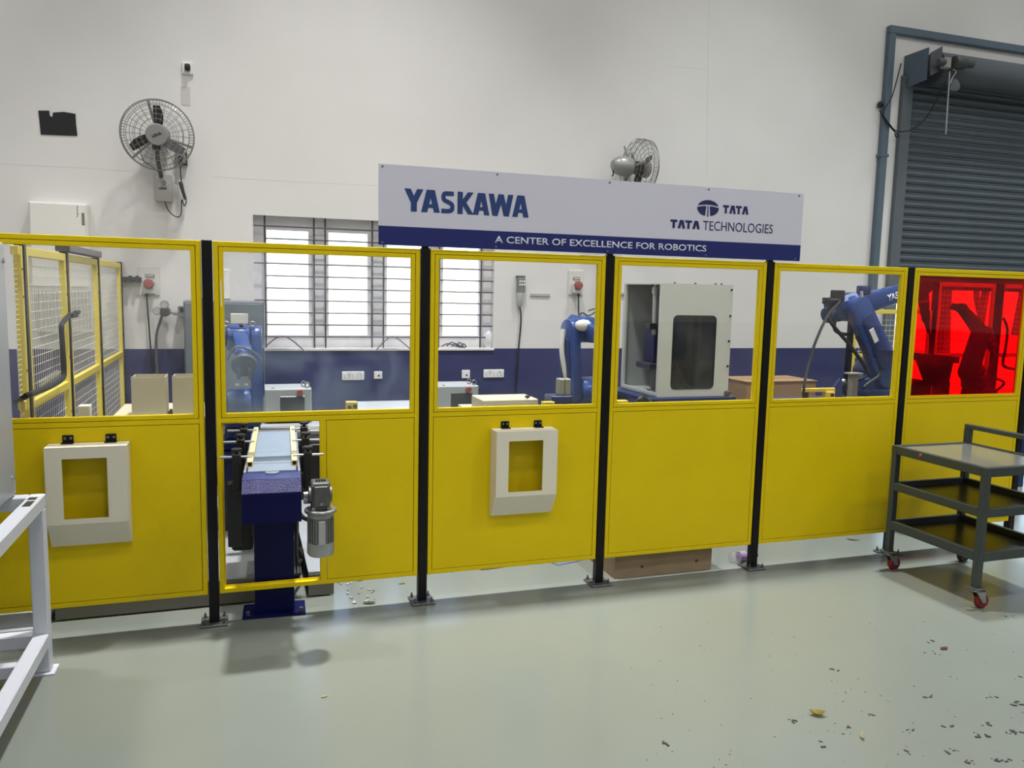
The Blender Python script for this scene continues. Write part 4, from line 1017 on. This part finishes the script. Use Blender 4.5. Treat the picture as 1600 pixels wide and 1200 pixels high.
# front plate round the window: four bars and rounded corner fillets keep it one shell
g = G(); th = .008
g.box((x0, y0, z0), (2.925, y0+th, z1)).box((3.283, y0, z0), (x1, y0+th, z1)).box((2.925, y0, z0), (3.283, y0+th, .912)).box((2.925, y0, 1.450), (3.283, y0+th, z1))
for cx, cz, sx_, sz_ in ((2.925, .912, 1, 1), (3.283, .912, -1, 1), (2.925, 1.45, 1, -1), (3.283, 1.45, -1, -1)):
    r = .035; cc = (cx+sx_*r, cz+sz_*r)
    g.slab([(cx, y0, cz)] + [(cc[0]-sx_*r*math.sin(PI/2*i/6), y0, cc[1]-sz_*r*math.cos(PI/2*i/6)) for i in range(7)], (0, th, 0))
obj('front_panel', g, grey_mc, t, smooth=False)
obj('window_pane', G().box((2.915, y0+.010, .902), (3.293, y0+.014, 1.46)), glass_smoke, t, smooth=False)['label'] = 'smoked window pane'
obj('window_seal', G().tube([Vector(p_)+Vector((0, .004, 0)) for p_ in wa], .005, 5, closed=True), black, t)
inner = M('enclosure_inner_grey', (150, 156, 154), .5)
obj('back_panel', G().box((x0, y1-th, z0), (x1, y1, z1)), inner, t, smooth=False)
obj('right_panel', G().box((x1-th, y0+th, z0), (x1, y1-th, z1)), inner, t, smooth=False)
obj('top_panel', G().box((x0, y0+th, z1-th), (x1-th, y1-th, z1)), grey_mc, t, smooth=False)
obj('floor_panel', G().box((x0, y0+th, z0), (x1-th, y1-th, z0+.012)), inner, t, smooth=False)
obj('side_rim', G().box((x0, y0+th, z0+.012), (x0+.02, y0+.03, z1-th)).box((x0, y1-.03, z0+.012), (x0+.02, y1-th, z1-th)).box((x0, y0+.03, z0+.012), (x0+.012, y1-.03, z0+.03)), grey_mc, t, smooth=False)
s0 = None
for xx, zz in [(x1-.015, z) for z in (.89, 1.08, 1.265, 1.45, 1.64)]:
    o = obj('screw', G().cyl((xx, y0, zz), (xx, y0-.006, zz), .008, n=8), black, t) if s0 is None else copy_of(s0, t)
    if s0 is None: s0 = o; zz0 = zz
    else: o.location = (0, 0, zz-zz0)
for xx in (2.95, 3.12, 3.29, 3.34): obj('top_screw', G().cyl((xx, y0+.05, z1), (xx, y0+.05, z1+.010), .008, n=8), fan_dark, t)
# inside: pneumatic cylinder, spindle column, slide, cable
c0, c1 = at(1024, 452, 1.36), at(1022, 523, 1.36)
obj('pneumatic_cylinder', G().cyl(c0-Vector((0, 0, .02)), c1, .016, n=14).cyl(c0+Vector((0, 0, .015)), c0-Vector((0, 0, .03)), .022, n=12).cyl(c0+Vector((0, 0, .015)), c0+Vector((0, 0, .035)), .010, n=8), M('cylinder_alu', (178, 178, 180), .35, .4), t)
q = at(1018, 509, 1.36); obj('cylinder_clamp', G().box((q.x-.03, 1.33, q.z-.025), (q.x+.035, 1.40, q.z+.02), .004), blacksteel, t)
a, b = at(1018, 566, 1.45), at(1036, 508, 1.45)
obj('spindle_column', G().box((a.x, 1.42, a.z), (a.x+.16, 1.58, b.z), .006), blue_deep, t)
a, b = at(1009, 574, 1.40), at(1035, 567, 1.40)
obj('slide_table', G().box((a.x, 1.34, a.z-.01), (a.x+.26, 1.56, b.z), .004), M('dark_slide', (34, 36, 48), .4), t)
obj('inner_column', G().box((3.02, 1.55, z0+.012), (3.16, 1.70, 1.58), .006), M('column_dark_grey', (74, 78, 80), .5), t)
obj('inner_cable', G().tube(spline([at(1052, 500, 1.32), at(1053, 545, 1.32), at(1060, 575, 1.32), at(1070, 598, 1.32), at(1075, 612, 1.32)]), .008, 8), rubber, t)
obj('levelling_foot', G().cyl((x1-.01, y0-.02, z0), (x1-.01, y0-.02, z0+.03), .012, n=10).box((x1-.03, y0-.03, z0+.02), (x1+.012, y0, z0+.035)), zinc, t)
a = at(989, 626, 1.1); t = thing('cable_clutter', 'dark bundle of cables at corner of the blue machine table', 'cable', (2.66, 1.1, .80))
obj('bundle', G().tube(spline([(2.60, 1.12, .80), (2.63, 1.1, .86), (2.68, 1.12, .865), (2.72, 1.1, .82), (2.70, 1.14, .78)]), .02, 8), rubber, t)
obj('bundle_tie', G().cyl((2.645, 1.11, .862), (2.665, 1.11, .868), .024, n=10), black, t)
# carton
t = thing('cardboard_carton', 'tall brown cardboard carton on floor behind the plain panel', 'box', (4.62, 2.4, 0))
obj('carton_body', G().box((4.22, 2.12, 0), (4.96, 2.55, .84), .004), cardb, t)
obj('tape', G().box((4.22, 2.31, .84), (4.96, 2.36, .8415)), M('tape_brown', (176, 148, 110), .4), t)
obj('flap_edge', G().box((4.21, 2.115, .838), (4.97, 2.32, .846)).box((4.21, 2.35, .838), (4.97, 2.555, .846)), cardb, t)
# ------------------------------------------------------------------ welding robot cell
bench(4.00, 4.66, .92, 1.65, .775, 'dark blue welding table carrying the larger robot', robot_dark, 'welding_table', .07)
bench(4.70, 5.20, 1.12, 1.68, .62, 'dark blue pedestal under the large welding robot', robot_dark, 'robot_pedestal', .08)
r3, k = robot('welding_robot', 'large blue welding robot with printed arm behind plain panel beside trolley', (4.91, 1.40, .62), math.radians(0), 1.15, math.radians(122), math.radians(15), math.radians(-76), .53, .66, -1)
el, f, nf, s = k['el'], k['f'], k['nf'], k['s']
lb = obj('shoulder_label', G().obox(k['sh'].lerp(k['el'], .60)+Vector((-.02, -.178, 0)), k['d1'], k['d1'].cross(s), s, .12, .045, .006, .001), white_lab, r3)
fa0 = el + f*.335 + Vector((0, -.064, 0))
upv = Vector((-f.z, 0, f.x))
def rt(a_, b_): return fa0 + f*(.30*a_) + upv*(.056*(b_-.45)) + Vector((0, .010*a_, 0))
words('YASKAWA', 0, 1, 0, 1, 0, r3, letter_white, bold=.03, rot=rt)
obj('feeder_bracket', G().obox(el+Vector((-.16, -.05, .10)), (1, 0, 0), (0, 1, 0), (0, 0, 1), .10, .06, .09, .006).obox(el+Vector((-.25, -.05, .06)), (1, 0, 0), (0, 1, 0), (0, 0, 1), .08, .05, .05, .006), blacksteel, r3)
obj('motor_cap', G().cyl(el+f*.14+Vector((0, 0, .08)), el+f*.14+Vector((0, 0, .15)), .055, n=18, bev=.01), robot_dark, r3)
obj('loop_cable', G().tube(spline([el+Vector((-.12, -.08, .0)), at(1313, 485, 1.36), at(1304, 505, 1.36), at(1306, 517, 1.36), at(1318, 522, 1.36), at(1330, 522, 1.36)]), .014, 8), rubber, r3)
obj('side_hose', G().tube(spline([at(1346, 455, 1.26), at(1347, 480, 1.26), at(1345, 505, 1.27)]), .012, 8), M('hose_white', (170, 174, 180), .4), r3)
cable('robot_cable', 'black cable drooping from the large welding robot to yellow clamp bar', [el+Vector((-.30, -.05, .055)), at(1312, 470, 1.30), at(1294, 492, 1.25), at(1276, 530, 1.15), at(1263, 570, 1.08), at(1257, 600, .95), at(1255, 622, .93)], .011)
obj('lower_cable', G().tube(spline([at(1338, 526, 1.3), at(1355, 552, 1.26), at(1372, 562, 1.25), at(1374, 585, 1.24), at(1358, 598, 1.22), at(1350, 605, 1.22)]), .013, 8), rubber, r3)
a, b = at(1300, 478, 1.28), at(1310, 471, 1.28)
wr, w_ = k['wr'], k['w']
obj('torch', G().cyl(wr+w_*.12, wr+w_*.30, .045, .03, 16).cyl(wr+w_*.28, wr+w_*.38+Vector((.02, 0, -.02)), .026, .012, 14), blacksteel, r3)
obj('torch_wire', G().tube(spline([wr+w_*.37+Vector((.02, 0, 0)), wr+w_*.42+Vector((.03, 0, -.03)), wr+w_*.42+Vector((.035, 0, -.17))]), .008, 6), rubber, r3)
# grey welding fixture cylinder and yellow clamp on the welding table
t = thing('weld_cylinder', 'grey upright cylinder pair on the welding table before the robot', 'fixture', (4.72, 1.15, .775))
a, b = at(1328, 613, 1.12), at(1343, 585, 1.12)
obj('cylinder_body', G().cyl(((a.x+.025), 1.14, .80), ((a.x+.025), 1.14, b.z), .027, n=16).cyl((b.x-.025, 1.14, .80), (b.x-.025, 1.14, b.z), .027, n=16).box((a.x-.02, 1.10, b.z), (b.x+.02, 1.18, b.z+.012), .002), M('fixture_grey', (150, 150, 138), .45, .3), t)
obj('cylinder_base', G().box((a.x-.03, 1.08, .775), (b.x+.03, 1.20, .80), .003), steel, t)
t = thing('yellow_clamp', 'flat yellow clamp bar on edge of the welding table', 'clamp', (4.1, 1.0, .80))
a, b = at(1254, 613, 1.0), at(1304, 606, 1.0)
obj('clamp_bar', G().box((a.x, .99, a.z), (b.x, 1.02, b.z), .003), socket_yel, t)
a2_, b2_ = at(1291, 622, .98), at(1304, 612, .98)
obj('clamp_block', G().box((a2_.x, .97, .775), (b2_.x, 1.03, b2_.z), .003), socket_yel, t)
obj('clamp_foot', G().box((a.x+.02, .99, .775), (a.x+.05, 1.02, a.z), .003).cyl((a2_.x+.04, .97, a2_.z+.025), (a2_.x+.04, .955, a2_.z+.025), .012, n=8), blacksteel, t)
tq = at(1318, 595, 1.2)
t = thing('blue_strut', 'slanted dark blue strut with white knob standing on the welding table', 'strut', at(1308, 600, 1.2))
obj('strut_bar', G().cyl(at(1299, 612, 1.2), at(1313, 592, 1.2), .014, n=10), robot_dark, t); obj('strut_knob', G().cyl(at(1312, 594, 1.2), tq, .006, n=6).sphere(tq, .016, 2), white_lab, t); obj('strut_foot', G().box(at(1296, 616, 1.22)-Vector((0, .04, 0)), at(1303, 610, 1.22), .002), robot_dark, t)
# ------------------------------------------------------------------ right-hand mesh fence in front of the shutter
MY = 2.25
for i, x in enumerate((5.415, 6.40, 7.20, 8.2, 9.2)):
    t = thing('mesh_fence_post', 'black far mesh-fence post ' + ['beside the welding robot', 'behind the welding torch', 'dark upright behind the red pane', 'beyond the red pane', 'farthest from welding robot'][i], 'post', (x, MY, 0), 0, 'black posts of the far mesh fence')
    r = .022 if i != 2 else .04
    obj('upright', G().box((x-r, MY-r, .01), (x+r, MY+r, 1.5 if i == 0 else 1.78), .002), black, t); obj('base_plate', G().box((x-.06, MY-.06, 0), (x+.06, MY+.06, .01)), zinc, t)
for i, (a, b) in enumerate(((5.445, 6.37), (6.43, 7.155), (7.245, 8.17), (8.23, 9.17))):
    mesh_panel((a, MY, 0), (b, MY, 0), .12, 1.5 if i == 0 else 1.775, 1.06, 'pale yellow far mesh panel ' + ['right behind the welding robot', 'behind the welding torch', 'beyond the dark upright seen through red', 'farthest from welding robot'][i], 'far mesh fence panels', .05, .0016, .032)
cable('hanging_cable', 'black cable hanging beside the dark upright behind red pane', [at(1568, 497, 2.2), at(1574, 515, 2.2), at(1571, 545, 2.2), at(1567, 568, 2.2), at(1575, 575, 2.2), at(1592, 577, 2.2)], .014)
# positioner table and column seen through the red pane
t = thing('positioner_table', 'dark tilting welding positioner table under the torch behind red pane', 'table', (5.6, .9, 0))
obj('table_top', G().slab([at(1438, 552, .6), at(1500, 558, .6), at(1499, 568, .6), at(1440, 564, .6)], (0, .4, 0), .004), robot_dark, t)
obj('table_yoke', G().slab([at(1450, 565, .75), at(1490, 567, .75), at(1482, 604, .75), at(1464, 604, .75)], (0, .12, 0), .004), robot_dark, t)
obj('table_column', G().cyl((at(1472, 600, .8).x, .81, .0), (at(1472, 600, .8).x, .81, at(1472, 600, .8).z+.02), .06, n=20).box((at(1472, 600, .8).x-.15, .68, 0), (at(1472, 600, .8).x+.15, .94, .03), .005), robot_dark, t)
fx_ = at(1432, 600, .42).x
t = thing('wire_feeder', 'black cable reel box on floor stand at the lower corner of red pane', 'machine', (fx_, .42, 0))
obj('feeder_case', G().box((fx_-.12, .30, .60), (fx_+.05, .55, .93), .02), blacksteel, t); obj('feeder_reel', G().cyl((fx_-.03, .36, .98), (fx_-.03, .46, .98), .08, n=24), blacksteel, t); obj('feeder_stand', G().box((fx_-.10, .34, 0), (fx_+.03, .51, .60), .01), blacksteel, t)
bench(5.75, 6.45, 1.15, 1.75, .72, 'dark bench carrying the folded robot behind red pane', robot_dark, 'robot_pedestal', .08)
r4, k = robot('welding_robot', 'second welding robot folded on its bench, seen only through red pane', (6.06, 1.42, .72), math.radians(115), .80, math.radians(100), math.radians(50), math.radians(10), .42, .36)
# ------------------------------------------------------------------ things on the floor behind the fence
t = thing('plywood_box', 'brown plywood box on floor under the enclosure panel', 'box', (2.27, .25, 0))
obj('front_board', G().box((1.956, .035, 0), (2.582, .053, .30), .001), wood, t)
obj('side_board', G().box((1.956, .053, 0), (1.974, .44, .30)).box((2.564, .053, 0), (2.582, .44, .30)), wood, t)
obj('top_board', G().box((1.956, .035, .30), (2.582, .45, .318), .001), wood, t); obj('back_board', G().box((1.974, .422, 0), (2.564, .44, .30)), wood, t)
for u, v in ((1003, 885), (1088, 876)):
    q = at(u, v, .035); obj('screw', G().cyl((q.x, .035, q.z), (q.x, .031, q.z), .008, n=10), M('screw_brown', (84, 66, 50), .5, .5), t)
t = thing('plastic_bottle', 'empty clear plastic bottle with purple cap lying behind fence post', 'bottle', (2.85, .115, .03))
obj('bottle_body', G().lathe([(0, 0), (.026, 0), (.03, .01), (.03, .05), (.027, .055), (.03, .06), (.03, .10), (.027, .12), (.014, .15), (.013, .165), (0, .165)], (2.765, .115, .0305), (1, .0, .0), 20), bottle_pl, t)
obj('bottle_label', G().lathe([(.0305, .105), (.0305, .06)], (2.765, .115, .0305), (1, 0, 0), 20), M('label_purple', (150, 130, 168), .5), t)
obj('bottle_cap', G().cyl((2.930, .115, .0305), (2.952, .115, .0305), .016, n=14), purple_cap, t)
tag(obj('cardboard_scrap', G().slab([atz(744, 887), atz(752, 891), atz(776, 888.5), atz(797, 884.5), atz(795, 883), atz(770, 885)], (0, 0, .006)), M('scrap_brown', (112, 88, 74), .8)), 'folded brown cardboard scrap on floor under middle panel', 'cardboard')
tag(obj('plastic_sheet', G().slab([atz(862, 880), atz(872, 884), atz(905, 877), atz(912, 874), atz(880, 874)], (0, 0, .004)), M('sheet_bluegrey', (112, 118, 140), .4)), 'pale blue plastic scrap on floor under middle panel', 'scrap')
g = G(); pts = [(.46, .08), (.60, .02), (.66, .10), (.62, .35), (.47, .40)]
random.seed(3)
for i in range(26):
    x = random.uniform(.46, .64); y = random.uniform(.05, .42); s = random.uniform(.005, .013); a = random.uniform(0, PI)
    g.slab([(x+s*math.cos(a+q), y+s*math.sin(a+q)*1.3, .001+.004*(q > 2)) for q in (0, 2.1, 4.2)], (0, 0, .0015))
o = tag(obj('floor_glints', g, M('floor_glint_white', (196, 200, 202), .15), smooth=False), 'scattered pale flecks standing in for floor reflections beside grey floor duct', 'scrap', kind='stuff')  # pale flecks stand in for reflections on a wrinkled floor sheet
# ------------------------------------------------------------------ trolley
tr = thing('tool_trolley', 'dark grey-green three-shelf tool trolley on red castors', 'trolley', (3.9, -.55, 0))
TX0, TX1, TY0, TY1 = 3.588, 4.160, -.868, -.232; TW = .036; TZ = .752
for x in (TX0, TX1-TW):
    for y in (TY0, TY1-TW):
        obj('leg', G().box((x, y, .118), (x+TW, y+TW, TZ-.005), .002), trolley_m, tr)
def shelf(zt, h, mat, zplate, nm):
    g = G().box((TX0+TW, TY0, zt-h), (TX1-TW, TY0+.03, zt), .002).box((TX0+TW, TY1-.03, zt-h), (TX1-TW, TY1, zt), .002).box((TX0, TY0+TW, zt-h), (TX0+.03, TY1-TW, zt), .002).box((TX1-.03, TY0+TW, zt-h), (TX1, TY1-TW, zt), .002)
    if nm == 'top': g.box((TX0-.001, TY0-.001, zt-h), (TX0+TW, TY0+TW, zt), .002).box((TX0-.001, TY1-TW, zt-h), (TX0+TW, TY1+.001, zt), .002).box((TX1-TW, TY0-.001, zt-h), (TX1+.001, TY0+TW, zt), .002).box((TX1-TW, TY1-TW, zt-h), (TX1+.001, TY1+.001, zt), .002)
    f = obj('shelf_rim', g, trolley_m, tr)
    obj('shelf_plate', G().box((TX0+.03, TY0+.03, zplate-.004), (TX1-.03, TY1-.03, zplate)), mat, f)
shelf(TZ, .048, M('mirror_steel_tray', (150, 154, 150), .18, .6), TZ-.006, 'top')
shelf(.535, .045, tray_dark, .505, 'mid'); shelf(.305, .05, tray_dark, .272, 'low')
g = G(); y = TY1-.02; xh = TX1-.02
for yy in (TY1-TW, TY0): g.box((TX1-TW, yy, TZ), (TX1, yy+TW, .835), .002)
g.box((TX1-TW, TY0, .835), (TX1, TY1, .862), .003); obj('handle', g, trolley_m, tr)
obj('red_spot', G().lathe([(.012, 0), (.010, .003), (0, .004)], (TX0-.0005, -.44, TZ-.02), (-1, 0, 0), 12), red_btn, tr)
for x in (TX0, TX1-TW):
    for y in (TY0, TY1-TW):
        cx, cy = x+TW/2, y+TW/2; red = not (x > TX0 and y > TY0)  # the back wheel is coloured black for the shade it stands in
        dxo = .045
        obj('castor_plate', G().box((cx-.035, cy-.035, .108), (cx+.035, cy+.035, .118), .002), zinc, tr)
        f = obj('castor_fork', G().cyl((cx, cy, .095), (cx, cy, .108), .022, n=14).slab([(cx-.012, cy-.021, .098), (cx+.045, cy-.021, .098), (cx+dxo+.014, cy-.021, .032), (cx+dxo-.012, cy-.021, .032)], (0, .003, 0)).slab([(cx-.012, cy+.018, .098), (cx+.045, cy+.018, .098), (cx+dxo+.014, cy+.018, .032), (cx+dxo-.012, cy+.018, .032)], (0, .003, 0)).box((cx-.012, cy-.021, .093), (cx+.045, cy+.021, .098)), steel, tr)
        obj('castor_wheel', G().lathe([(0, .015), (.034, .015), (.039, .010), (.039, -.010), (.034, -.015), (0, -.015)], (cx+dxo, cy, .039), (0, 1, 0), 26), red_wheel if red else blacksteel, f)
        if x == TX0: obj('brake_lever', G().box((cx-.075, cy-.014, .096), (cx-.03, cy+.014, .100), .001).box((cx-.085, cy-.016, .085), (cx-.07, cy+.016, .090), .001), zinc, f)
# ------------------------------------------------------------------ white stand and cabinet in the left foreground
st = thing('steel_stand', 'white square-tube steel stand carrying grey cabinet in the near corner', 'stand', (-1.3, -.9, 0))
SX1, SX0, SY1, SY0 = -.772, -2.1, -.30, -1.65; tw = .056; sz = .742
wst = M('white_stand_paint', (200, 204, 213), .4)
for x in (SX1-tw, SX0):
    for y in (SY1-tw, SY0):
        obj('leg', G().box((x, y, .008), (x+tw, y+tw, sz-tw), .004), wst, st)
        obj('foot_plate', G().box((x-.018, y-.018, 0), (x+tw+.018, y+tw+.018, .008), .001), wst, st)
for nm, zt in (('top_rail', sz), ('bottom_rail', .172)):
    e = 0 if nm == 'top_rail' else tw
    for x in (SX1-tw, SX0): obj(nm, G().box((x, SY0+e, zt-tw), (x+tw, SY1-e, zt), .004), wst, st)
    for y in (SY1-tw, SY0): obj(nm, G().box((SX0+tw, y, zt-tw), (SX1-tw, y+tw, zt), .004), wst, st)
obj('cross_rail', G().box((SX0+tw, -.62, .172-tw), (SX1-tw, -.62+.04, .165), .004), wst, st)
obj('top_slot', G().box((SX1-.04, -.50, sz), (SX1-.012, -.42, sz+.001)).box((SX1-.045, -.40, sz), (SX1-.015, -.36, sz+.001)), fan_dark, st, smooth=False)
cbm = M('cabinet_grey_white', (176, 180, 184), .38)
gc_ = thing('control_cabinet', 'grey-white steel control cabinet on the white stand at near corner', 'cabinet', (-1.3, -.9, sz))
CX = -.872
obj('cabinet_body', G().box((-2.0, -1.6, sz+.004), (CX, -.305, 1.742), .014, 3), cbm, gc_)
for v, z in ((407, 0), (747, 0)):
    q = atx(4 if v == 407 else 19, v, CX)
    obj('screw', G().lathe([(.011, 0), (.011, .004), (.007, .009), (0, .010)], (CX-.001, q.y, q.z), (1, 0, 0), 14), steel, gc_)
# ------------------------------------------------------------------ leaves and dirt on the floor
def leaf(name, u, v, L, W, ang, mat, label, curl=.35):
    c = atz(u, v); g = G(); n = 7; rows = []
    for i in range(n+1):
        s = i/n-.5; w = W*math.sin(PI*(i+.25)/(n+.5))/2; lift = curl*L*(2*s)**2*.35+.001
        row = []
        for k, q in enumerate((-1, -.45, 0, .45, 1)):
            x, y = s*L, q*w; z = lift + curl*abs(q)*w*.9
            row.append(g.bm.verts.new(c+Vector((x*math.cos(ang)-y*math.sin(ang), x*math.sin(ang)+y*math.cos(ang), z))))
        rows.append(row)
    for A, B in zip(rows, rows[1:]):
        for k in range(4): g.bm.faces.new((A[k], A[k+1], B[k+1], B[k]))
    r = bmesh.ops.solidify(g.bm, geom=g.bm.faces[:], thickness=.0008)
    for vv in g.bm.verts: vv.co.z = max(vv.co.z, .0002)
    tag(obj(name, g, mat), label, 'leaf')
leaf('dry_leaf', 1277, 1118, .062, .036, -.5, leaf_y, 'curled dry yellow leaf lying on the open floor in front', .9)
leaf('dry_leaf', 1347, 1152, .055, .014, .9, leaf_c, 'thin pale curled leaf on floor nearest the camera', .6)
leaf('dry_leaf', 1475, 1014, .05, .026, .2, leaf_b, 'brown dry leaf on floor ahead of the trolley', .3)
leaf('dry_leaf', 577, 943, .07, .03, -.2, leaf_g, 'grey-green leaf on floor between two fence posts near conveyor', .35)
leaf('dry_leaf', 628, 912, .04, .016, .2, leaf_y, 'tiny yellowish leaf under the conveyor panel edge', .4)
leaf('dry_leaf', 1332, 844, .09, .02, -.6, leaf_g, 'grey sliver of leaf on floor behind the plain panel bottom', .3)
leaf('dry_leaf', 507, 1089, .03, .014, .4, leaf_c, 'small pale leaf bit on open floor ahead of the conveyor', .4)
g = G(); random.seed(11)
spots = [(1565, 1188, 8), (1580, 1145, 7), (1540, 1150, 5), (1510, 1190, 5), (1485, 1175, 5), (1445, 1016, 3), (1470, 1023, 3), (1550, 1090, 5), (1590, 1100, 6), (1595, 1060, 3), (1545, 1132, 4), (1525, 1150, 4), (1362, 1118, 4), (1326, 1136, 3), (1304, 1048, 3), (1240, 1127, 3), (1450, 1088, 3), (1284, 1163, 2), (1326, 1148, 2), (1426, 1142, 3), (1482, 1136, 2), (1420, 1176, 2), (1040, 1160, 3), (1458, 1002, 2), (1572, 964, 2)]
for u, v, n in spots:
    for k in range(n):
        c = atz(u+random.gauss(0, 5), v+random.gauss(0, 2.2)); s = random.uniform(.002, .008); a = random.uniform(0, PI)
        g.obox(c+Vector((0, 0, s*.2)), (math.cos(a), math.sin(a), 0), (-math.sin(a), math.cos(a), 0), (0, 0, 1), s*2.4, s, s*.4)
for k in range(110):
    c = atz(random.uniform(980, 1600), random.uniform(960, 1200)); s = random.uniform(.0012, .003); a = random.uniform(0, PI)
    g.obox(c+Vector((0, 0, s*.2)), (math.cos(a), math.sin(a), 0), (-math.sin(a), math.cos(a), 0), (0, 0, 1), s*2.6, s, s*.4)
tag(obj('floor_debris', g, dirt_m, smooth=False), 'scattered dark crumbs of dirt on the near floor ahead of trolley', 'dirt', kind='stuff')
bpy.context.view_layer.update()
